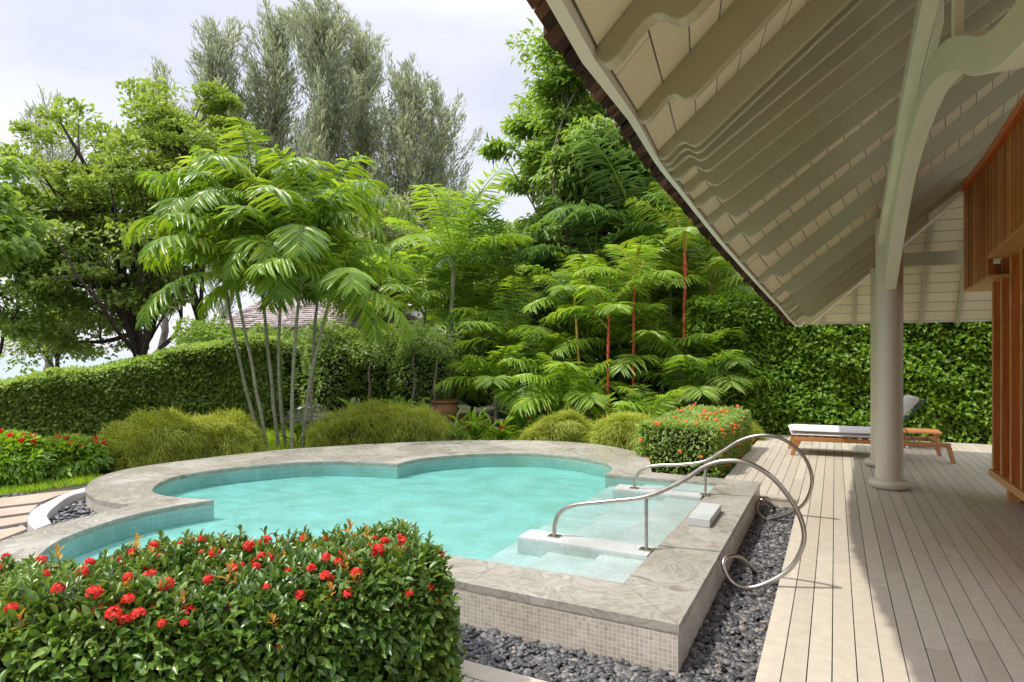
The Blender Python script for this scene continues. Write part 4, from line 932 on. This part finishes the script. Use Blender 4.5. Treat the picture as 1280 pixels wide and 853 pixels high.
# upright fresh sprigs poking out of the top
tp = pos[(o[:, 2] > .8)]; k = rng.choice(len(tp), 900, replace=False); lb = LB(); lb2 = LB(); st = MB()
for i in k:
    h_ = rng.uniform(.02, .10); b_ = tp[i]-np.array([*hp[0], ZG-.02]); tip = b_+np.array([rng.normal()*.012, rng.normal()*.012, h_]); st.tube([tuple(b_), tuple(tip)], .0018, 4)
    m_ = 8; az = rng.uniform(0, 6.28)+np.arange(m_)*1.7; e = np.radians(np.linspace(15, 70, m_)); dd = np.stack([np.cos(az)*np.cos(e), np.sin(az)*np.cos(e), np.sin(e)], 1)
    pp = b_+(tip-b_)*np.linspace(.2, 1, m_)[:, None]; (lb2 if rng.uniform() < .12 else lb).add(*scatter(K9, pp, dd, np.stack([-np.cos(az)*np.sin(e), -np.sin(az)*np.sin(e), np.cos(e)], 1), rng.uniform(.035, .055), .017))
tag(lb.build('sprigs', M['leaf_ixora'], r_), kind='stuff'); tag(lb2.build('sprigs', M['leaf_bronze'], r_), kind='stuff'); st.build('twigs_and_core', M['bark'], r_)

# ================================================================== PALMS
palmspec = [((335, 556, 10.4), (300, 350, 10.2), 12, 1.6, 'slender palm with the leftmost trunk of the group by the pool'),
            ((348, 552, 10.7), (320, 262, 10.9), 14, 1.65, 'tallest slender palm of the group, its crown high above the pool'),
            ((357, 545, 10.8), (350, 352, 10.6), 10, 1.45, 'short slender palm squeezed between taller trunks, with low leaves'),
            ((365, 550, 10.3), (378, 302, 10.3), 13, 1.55, 'slender palm in the middle of the group with broad bright crown'),
            ((388, 505, 11.6), (404, 272, 11.6), 13, 1.75, 'slender palm with the rightmost trunk and crown leaning over the grey roof'),
            ((378, 545, 10.6), (404, 372, 10.4), 11, 1.6, 'shortest palm of the group with yellowing leaves hanging before the grey roof'),
            ((326, 556, 11.0), (276, 292, 11.0), 12, 1.6, 'slender palm of the group leaning out to the left')]
for i, (b_, t_, n, L_, lab) in enumerate(palmspec):
    bb = at(*b_); bb = (bb[0], bb[1], ZG-.02)
    palm('slender_palm', bb, at(t_[0], t_[1]+34, t_[2]), n, L_, M['leaf_palm'] if i not in (2, 5) else M['leaf_palmlime'], lab, r0=.032, el=(5, 88), ll=.56, lw=.060, droop=1.55, group='cluster of slender palms beside the pool', lean=.02, nl=32, shaft='leaf_palmlime', shaft_len=.75, hang=.8)
for (b_, t_, n, L_, mat, lab, ll) in [
    ((560, 545, 14.5), (566, 340, 14.5), 12, 2.4, 'leaf_palmlime', 'upright bright palm right of the grey shingled roof, against the sky', .62),
    ((520, 520, 15.5), (528, 400, 15.5), 9, 2.0, 'leaf_palm', 'low palm half hidden behind shrubs right of the grey roof', .55),
    ((628, 520, 16), (632, 350, 16), 11, 2.3, 'leaf_palmdark', 'dark palm with narrow leaflets between bright palm and leafy tree', .6),
    ((790, 520, 14), (792, 300, 14), 14, 2.7, 'leaf_palmdark', 'large dark feathery palm behind the red stemmed palms', .75),
    ((735, 520, 14.5), (742, 350, 14.5), 10, 2.2, 'leaf_palmdark', 'dark feathery palm left of the lime palm with red stem', .62),
    ((880, 520, 13.8), (884, 370, 13.8), 11, 2.0, 'leaf_palm', 'arching palm in the corner under the roof edge', .5)]:
    bb = at(*b_); palm('feather_palm', (bb[0], bb[1], ZG+.15), at(t_[0], t_[1]+18, t_[2]), n, L_, M[mat], lab, r0=.06, el=(5, 88), ll=ll, lw=.042, droop=1.0, lean=.02, nl=46)
for (b_, t_, n, L_, mat, stem, lab, r0) in [
    ((857, 500, 12.3), (856, 345, 12.3), 9, 1.5, 'leaf_palm', 'redstem', 'tall palm with a bright red stem nearest the roof edge', .042),
    ((791, 500, 12.0), (792, 400, 12.0), 8, 1.35, 'leaf_palmlime', 'redstem', 'lime leaved palm with a thin red stem in the middle of the bed', .032),
    ((760, 500, 11.8), (760, 440, 11.8), 8, 1.15, 'leaf_palmlime', 'redstem', 'short lime palm with stubby red stem left of the taller lime one', .034),
    ((729, 500, 12.6), (719, 385, 12.6), 6, .9, 'leaf_palm', 'yellowstem', 'sparse palm with a leaning yellow stem', .034),
    ((872, 500, 12.6), (884, 405, 12.6), 8, 1.3, 'leaf_palm', 'redstem', 'leaning red stemmed palm beside the green hedge wall', .036)]:
    bb = at(*b_); palm('lipstick_palm', (bb[0], bb[1], ZG+.1), at(*t_), n, L_, M[mat], lab, stem=stem, r0=r0, el=(15, 88), ll=.42, lw=.030, droop=1.05, shaft='redstem' if stem == 'redstem' else None, shaft_len=.75 if stem == 'redstem' else .3, lean=.015, nl=36, group='red stemmed palms in the garden bed')
for (x, y, d, zt, n, L_, mat, lab) in [(690, 500, 13.0, .7, 12, 1.3, 'leaf_palm', 'low bushy palm left of the yellow stemmed palm'), (828, 500, 12.4, 1.0, 14, 1.5, 'leaf_palm', 'bushy palm between the lime palm and the tall red stem'),
      (775, 500, 13.2, 1.5, 14, 1.7, 'leaf_palmlime', 'bright bushy palm behind the lime palms'), (893, 500, 12.2, .7, 12, 1.3, 'leaf_palm', 'low bushy palm against the left end of the hedge wall'),
      (620, 470, 13.0, 0.5, 13, 1.25, 'leaf_palmlime', 'low lime palm fan right of the clay pot'),
      (712, 480, 12.0, 0.35, 13, 1.25, 'leaf_palmlime', 'low lime palm fan at the foot of the yellow stem'),
      (862, 480, 11.8, 0.4, 13, 1.25, 'leaf_palm', 'low palm fan at the foot of the tall red stem'),
      (640, 500, 14.0, 1.4, 13, 1.9, 'leaf_palm', 'bushy palm between the clay pot and the yellow stem'), (838, 500, 13.6, 2.6, 14, 2.0, 'leaf_palm', 'bushy palm with crown touching the roof edge'),
      (735, 500, 13.8, 2.2, 13, 1.9, 'leaf_palmlime', 'bright bushy palm above the yellow stemmed palm'), (590, 500, 15.5, 2.2, 12, 2.0, 'leaf_palm', 'bushy palm right of the upright bright palm')]:
    bb = at(x, y, d); palm('bushy_palm', (bb[0], bb[1], ZG+.1), (bb[0], bb[1], zt), n, L_, M[mat], lab, r0=.045, el=(5, 86), ll=.5, lw=.036, droop=1.1, lean=.03, nl=38, shaft_len=.3)
bb = at(812, 520, 11.0); palm('fern_palm', (bb[0], bb[1], ZG), (bb[0], bb[1], .15), 10, 1.05, M['leaf_palmlime'], 'low arching palm clump behind the square flowering hedge', stem='leaf_palm', r0=.04, el=(25, 85), ll=.36, lw=.03, droop=1.2, shaft_len=.1, nl=26)

# ================================================================== TREES
tree('shade_tree', (*at(185, 470, 19)[:2], -1.2), 9, at(135, 275, 18.5), (3.9, 3.0, 3.7), 250, 150, .17, .6, M['leaf_tree'], 'spreading broad leaved tree at left with open gaps showing the sky', trunk_r=.24, clump_r=.62, bark='darkbark', flatten=.38, branches=34, shell=.2)
tree('shade_tree', (*at(-30, 470, 17)[:2], -1.2), 7, at(-10, 340, 17), (1.9, 1.8, 2.5), 42, 380, .15, .6, M['leaf_treebright'], 'leafy tree cut by the left edge below the spreading tree', trunk_r=.16, clump_r=.7, bark='darkbark', branches=12)
tree('shade_tree', (*at(255, 470, 20)[:2], -.5), 7, at(245, 215, 20), (1.9, 1.6, 2.6), 46, 400, .16, .6, M['leaf_tree'], 'leafy tree right behind the crowns of the slender palms', trunk_r=.2, clump_r=.7, bark='darkbark', branches=12)
tree('leafy_tree', (*at(745, 500, 15.5)[:2], 0), 8, at(725, 200, 15.5), (2.1, 2.0, 3.2), 90, 380, .23, .34, M['leaf_treebright'], 'tall tree with drooping layered leaf sprays beside the roof edge', trunk_r=.15, clump_r=.72, flatten=.35, droop=.7, branches=30, shell=.3)
tree('leafy_tree', (*at(830, 500, 16.5)[:2], 0), 8, at(820, 250, 16.5), (1.9, 1.6, 3.0), 70, 380, .2, .5, M['leaf_bush'], 'dark dense tree directly behind the wooden roof edge', trunk_r=.15, clump_r=.75, flatten=.5, branches=18, shell=.3)
tree('leafy_tree', (*at(640, 480, 20)[:2], 0), 5, at(620, 345, 20), (3.2, 2, 1.6), 60, 380, .2, .5, M['leaf_bush'], 'low dark tree line plant between upright palm and leafy tree', trunk_r=.12, clump_r=.8, branches=12, shell=.3)
tree('leafy_tree', (*at(480, 480, 22)[:2], 0), 5, at(470, 330, 22), (2.4, 2, 2.0), 50, 380, .2, .5, M['leaf_pale'], 'pale leaved tree rising behind the grey shingled roof', trunk_r=.12, clump_r=.8, branches=12, shell=.3)
for (x, yc, d, rx, rz, mat, lab) in [(905, 350, 19, 2.0, 2.4, 'leaf_bush', 'dark tree filling the corner between roof edge and hedge wall'), (745, 400, 19, 2.6, 2.0, 'leaf_palmdark', 'dark tree far behind the lime palms'),
      (660, 400, 20, 2.2, 1.8, 'leaf_bush', 'dark round tree behind the yellow stemmed palm'), (580, 400, 21, 2.2, 1.7, 'leaf_tree', 'mid green tree behind the upright bright palm')]:
    b_ = at(x, 470, d); tree('leafy_tree', (b_[0], b_[1], -.1), 4, at(x, yc, d), (rx, 1.6, rz), 60, 330, .2, .5, M[mat], lab, trunk_r=.12, clump_r=.75, branches=10, shell=.1)
def casuarina(base, top, spread, n_plumes, label, seed, dens=1.0):
    base = np.array(base, float); root = empty('feathery_pine', tuple(base), label, 'tree', 'wispy pale pines against the sky'); tp = np.array(top, float)-base
    mb = MB(); pts, rs = limb((0,0,0), tuple(tp*.97), .22, .03, .02, 12); mb.tube(pts, rs, 8); mb.build('trunk', M['bark'], root, smooth=True)
    Pn = np.array(pts); br = MB(); lb = LB()
    for i in range(n_plumes):
        t = rng.uniform(.12, 1)**.7; k = t*12; a = Pn[min(11, int(k))]+(Pn[min(12, int(k)+1)]-Pn[min(11, int(k))])*(k-int(k)) if int(k) < 12 else Pn[12]
        az = rng.uniform(0, 6.28); L_ = spread*(1.1-t)**.6*rng.uniform(.55, 1.2)+.6; e = R(rng.uniform(38, 80))
        d = np.array([math.cos(az)*math.cos(e), math.sin(az)*math.cos(e), math.sin(e)]); tip = a+d*L_+np.array([0, 0, L_*.45])
        p, r_ = limb(a, tip, .035, .006, .10, 5); br.tube(p, r_, 4); p = np.array(p)
        m_ = int(L_*62*dens)+10; u = rng.uniform(.15, 1.04, m_)*5; ii = np.clip(u.astype(int), 0, 4); q = p[ii]+(p[ii+1]-p[ii])*(u-ii)[:, None]
        rad = .14+.50*np.sin(np.clip(u/5, 0, 1)*math.pi)**.7; q = q+rdir(m_)*rad[:, None]*rng.uniform(0, 1, m_)[:, None]
        dd = unit(d*.7+rdir(m_)*.6+np.array([0, 0, .35])); l_ = rng.uniform(.18, .50, m_); lb.add(*scatter(K4, q, dd, rdir(m_), l_, .010))
    br.build('branch', M['bark'], root); lb.build('crown', M['needle'], root)
for i, (x, yt, d, sp, n, lab) in enumerate([(275, 45, 30, 3.0, 90, 'wispy pine with the leftmost tall plume behind the palms'), (345, 22, 31, 3.0, 100, 'wispy pine second from the left behind the palms'),
      (405, 12, 30, 3.4, 120, 'wispy pine with the highest tip in the sky'), (455, 40, 32, 3.4, 110, 'dense wispy pine right of the highest tip'),
      (510, 100, 30, 3.2, 100, 'wispy pine with drooping shoulder right of the dense one'), (552, 118, 31, 2.6, 70, 'wispy pine at the right end of the group, next to open sky'),
      (200, 85, 33, 2.4, 50, 'wispy pine poking above the spreading tree, near the slender palms'), (60, 128, 32, 2.2, 36, 'wispy pine poking above the spreading tree, far left')]):
    b_ = at(x, 470, d); casuarina((b_[0], b_[1], -1.5), at(x, yt+22, d), sp*1.15, int(n*1.0), lab, i)

tree('shade_tree', (*at(70, 470, 21)[:2], -1.2), 5, at(70, 405, 21), (3.4, 1.6, 1.5), 60, 110, .16, .6, M['leaf_tree'], 'low airy tree under the spreading tree, above the left end of the clipped hedge', trunk_r=.10, clump_r=.6, bark='darkbark', branches=14, shell=.1)
# near branch hanging in at the left edge
tree('overhanging_tree', (*at(-190, 600, 8.5)[:2], ZG-.3), 5, at(-62, 262, 8.5), (.95, .8, 1.25), 26, 120, .16, .42, M['leaf_treebright'], 'near tree with large leaves hanging in at the left edge', trunk_r=.10, clump_r=.42, T=K9, droop=.6, branches=14, shell=.2)

# ================================================================== MIDDLE SHRUBS
k = 0
for (x0, x1, yt, d, n, mat, leaf, lab) in [
    (395, 450, 415, 13.6, 7000, 'leaf_bush', .09, 'twiggy shrub just right of the slender palm trunks'), (440, 505, 408, 14.2, 8000, 'leaf_tree', .09, 'pale leaved shrub below the right end of the grey roof'),
    (495, 560, 425, 14.0, 7500, 'leaf_bush', .085, 'greyish shrub arching over the brown stems left of the clay pot'), (555, 640, 418, 15.0, 9000, 'leaf_bush', .10, 'dark shrub behind the clay pot'),
    (630, 715, 410, 15.0, 9000, 'leaf_bush', .11, 'broad dark shrub left of the yellow stemmed palm'), (640, 700, 335, 15.6, 5000, 'leaf_pale', .16, 'pale ragged leaved shrub below the leafy tree'),
    (705, 800, 420, 14.6, 9000, 'leaf_bush', .11, 'dark shrub behind the lime palms'), (800, 905, 400, 14.4, 9000, 'leaf_bush', .11, 'dark shrub joining the green hedge wall'),
    (315, 400, 415, 14.2, 8000, 'leaf_bush', .09, 'dark shrub right behind the slender palm trunks'), (590, 680, 380, 17.0, 8000, 'leaf_tree', .12, 'mid green shrub rising behind the broad dark shrub'),
    (225, 320, 405, 15.5, 8000, 'leaf_treebright', .10, 'bright shrub above the clipped hedge left of the palm trunks'), (905, 1000, 372, 15.0, 9000, 'leaf_bush', .11, 'dark shrub peeping over the green hedge wall under the eave corner'), (820, 900, 350, 15.8, 7000, 'leaf_treebright', .12, 'bright shrub high under the roof edge')]:
    a = at(x0, yt, d); b_ = at(x1, yt, d); zt = a[2]; zb = -.1; c = ((a[0]+b_[0])/2, (a[1]+b_[1])/2)
    blob_bush('shrub', (c[0], c[1], (zt+zb)/2), (math.dist(a[:2], b_[:2])/2*1.12, 1.0, (zt-zb)/2*1.04), n, leaf, .5, M[mat], lab, 'shrub', fuzz=.3, lumpy=.28, core=.68)
# flowering shrub at left edge
for (x0, x1, yt, d, n, lab, seed) in [(-60, 60, 548, 8.0, 8000, 'red tipped leafy shrub at the left edge by the lawn', 0), (30, 125, 553, 8.5, 7000, 'red tipped leafy shrub between the lawn and mounded shrub', 1)]:
    a = at(x0, yt, d); b_ = at(x1, yt, d); zt = a[2]; c = ((a[0]+b_[0])/2, (a[1]+b_[1])/2)
    r_ = blob_bush('flowering_shrub', (c[0], c[1], (zt+ZG)/2), (math.dist(a[:2], b_[:2])/2*1.05, .55, (zt-ZG)/2*1.05), n, .10, .42, M['leaf_ginger'], lab, 'shrub', T=K9, fuzz=.25, lumpy=.2, core=.7)
    for i in range(13):
        aa = rng.uniform(0, 6.28); rr = rng.uniform(0, .9)**.5; fl = LB(); m_ = 30; z = np.linspace(0, .075, m_); th = np.arange(m_)*2.4
        pos = np.stack([np.cos(th)*.01, np.sin(th)*.01, z], 1); dd = np.stack([np.cos(th)*.6, np.sin(th)*.6, np.full(m_, .8)], 1)
        fl.add(*scatter(K4, pos, dd, np.stack([-np.cos(th), -np.sin(th), np.ones(m_)], 1), .05, .03)); o = fl.build('flower', M['flower_red'], r_)
        hx = math.dist(a[:2], b_[:2])/2*1.0; ht = (zt-ZG); o.location = (math.cos(aa)*rr*hx, math.sin(aa)*rr*.5, ht*(1.06-.30*rr*rr))
# ginger and other bed plants
for (x, y, d, n, L_, wd, mat, lab, fl) in [
    (418, 545, 10.9, 26, .34, .28, 'leaf_ginger', 'broad leaved plant at the foot of the palms', 1), (452, 520, 12.2, 22, .38, .25, 'leaf_bush', 'dark strap leaved plant behind the right mounded shrub', 1), 
    (590, 550, 10.9, 46, .34, .22, 'leaf_ginger', 'bushy green plant with red flower spikes left of centre bed', 2), (625, 550, 10.7, 46, .30, .24, 'leaf_ginger', 'low leafy plant with one red flower by the pool rim', 2),
    (570, 552, 10.6, 40, .26, .2, 'leaf_bush', 'ferny plant beside the right mounded shrub', 0), (655, 520, 12.0, 42, .45, .17, 'leaf_ginger', 'tall ginger clump left of the yellow stem', 2),
    (700, 520, 11.6, 60, .52, .17, 'leaf_ginger', 'large ginger clump with long bright leaves', 3), (745, 520, 11.5, 60, .52, .16, 'leaf_palmlime', 'lime ginger clump under the lime palms', 3),
    (790, 520, 11.3, 48, .46, .15, 'leaf_ginger', 'ginger clump between lime palms and square hedge', 2), (530, 520, 12.6, 30, .42, .13, 'leaf_bush', 'spiky dark plant left of the clay pot', 0),
    (850, 520, 12.0, 40, .42, .14, 'leaf_palm', 'strappy plant behind the square hedge', 1), (906, 520, 11.8, 18, .46, .2, 'leaf_ginger', 'young broad leaved plant against the hedge wall', 0), 
    (375, 548, 10.6, 22, .26, .26, 'leaf_ginger', 'low leafy plant between the palm trunks', 0), (500, 520, 12.8, 34, .40, .16, 'leaf_palm', 'strappy green plant behind the right mounded shrub', 1)]:
    p = at(x, y, d); strap_plant('garden_plant', (p[0], p[1], ZG), n, L_, wd, M[mat], lab, flowers=fl)
# clay pot
pt = empty('clay_pot', (*at(556, 500, 13.2)[:2], 0), 'terracotta pot holding a pale spiky plant in the bed', 'pot')
mb = MB(); mb.lathe([(.16, 0), (.20, .05), (.30, .22), (.31, .34), (.25, .43), (.24, .46), (.29, .48), (.29, .52), (.22, .52), (.21, .44)], (0, 0, 0), 28); mb.build('pot', M['terracotta'], pt, smooth=True)
p = at(556, 500, 13.2); strap_plant('spiky_plant', (p[0], p[1], .46), 34, .34, .09, M['leaf_pale'], 'pale spiky plant growing in the terracotta pot', el=(25, 85), stems=2, T=BL)
mb = MB(); pp = at(575, 500, 13.8); mb.lathe([(.05, 0), (.9, .05), (1.0, .12), (.7, .20), (.2, .26)], (0, 0, 0), 26)
o = mb.build('soil_mound', M['terracotta'], smooth=True); o.location = (pp[0], pp[1], -.1); tag(o, kind='structure')
# bare brown stems of old shrubs
for (x, yb, yt, dx, d, lab) in [(512, 525, 430, 4, 13.2, 'thin bare trunk left of the clay pot'), (545, 520, 440, 5, 13.0, 'thin bare trunk with peeling bark right beside the clay pot'), (470, 520, 450, -6, 13.2, 'thin leaning trunk behind the right mounded shrub')]:
    a = at(x, yb, d); b_ = at(x+dx, yt, d); root = empty('thin_tree', (a[0], a[1], -.1), lab, 'tree'); mb = MB(); p, r_ = limb((0,0,0), (b_[0]-a[0], b_[1]-a[1], b_[2]+.1), .035, .02, .06, 8); mb.tube(p, r_, 7)
    mb.build('trunk', M['bark'], root, smooth=True); q = np.array(p[-1]); n = 600; lb = LB(); off = rdir(n)*np.array([.5, .5, .34])*(rng.uniform(.3, 1, n))[:, None]; leaves(lb, q+off+[0, 0, .15], unit(off), .08, .5); lb.build('crown', M['leaf_bush'], root)

# ================================================================== FAR HOUSE
hs = empty('garden_house', (*at(400, 440, 24)[:2], -.1), 'low white house with grey shingled hip roof behind the palms', 'house')
hx, hy = at(400, 440, 24)[:2]
ea = at(262, 412, 23); eb = at(540, 410, 22); ra_ = at(330, 375, 25.5); rb = at(470, 368, 25); ec = at(600, 405, 27)
def rel(p): return (p[0]-hx, p[1]-hy, p[2]+.1)
roofp = [rel(ea), rel(eb), rel(rb), rel(ra_)]
# shingle courses as small slabs on the front slope
mb = MB(); A0, B0, B1, A1 = map(np.array, roofp); nc = 16
for c in range(nc):
    t0, t1 = c/nc, (c+1.15)/nc; l0 = A0+(A1-A0)*t0; r0 = B0+(B1-B0)*t0; l1 = A0+(A1-A0)*min(t1, 1); r1_ = B0+(B1-B0)*min(t1, 1); W = np.linalg.norm(r0-l0); k = int(W/.19); up = np.array([0, -.02, .05])
    for j in range(k):
        a, b_ = j/k, (j+.93)/k; off = up*(1+rng.uniform(-.3, .3)); q = [l0+(r0-l0)*a+off, l0+(r0-l0)*b_+off, l1+(r1_-l1)*b_, l1+(r1_-l1)*a]; mb.prism([tuple(v) for v in q], (0, 0, .035))
mb.build('roof', M['rooftile'], hs)
mb = MB(); mb.add([tuple(A0-[0,0,.01]), tuple(B0-[0,0,.01]), tuple(B1-[0,0,.01]), tuple(A1-[0,0,.01]), rel(ec), tuple(rel((ea[0]-1, ea[1]+7, ea[2])))], [(0,1,2,3), (1,4,2), (0,3,5), (3,2,4,5)]); mb.build('roof', M['rooftile'], hs)
w0 = rel(at(285, 440, 23.6)); w1 = rel(at(534, 440, 22.8)); mb = MB(); mb.strip_prism([(w0[0], w0[1], ea[2]+.12), (w1[0], w1[1], eb[2]+.12)], [(w0[0], w0[1], -.4), (w1[0], w1[1], -.4)], (.3, 4, 0)); mb.build('wall', M['white'], hs)

# ================================================================== GRASS
P = []
for _ in range(9000):
    x, y = rng.uniform(-40, 132), rng.uniform(598, 630)
    lim = 626-(x+40)*.155
    if y > lim+2: continue
    P.append(gr(x, y, ZG-.01))
P = np.array(P); n = len(P); d_ = rng.normal(size=(n, 3))*.35+[0, 0, 1]; lb = LB(); lb.add(*scatter(BL, P, d_, rdir(n), rng.uniform(.04, .10, n), .007))
P = np.array([gr(rng.uniform(120, 930), rng.uniform(0, 1), ZG) if False else (*at(rng.uniform(125, 930), 555, rng.uniform(9.3, 13.5))[:2], ZG-.01) for _ in range(26000)])
P = P[[not in_poly(p, OUT) and p[0] < -1.3 for p in P]]; n = len(P); d_ = rng.normal(size=(n, 3))*.5+[0, 0, 1]; lb.add(*scatter(BL, P, d_, rdir(n), rng.uniform(.06, .20, n), .012))
tag(lb.build('grass', M['grass']), kind='stuff')
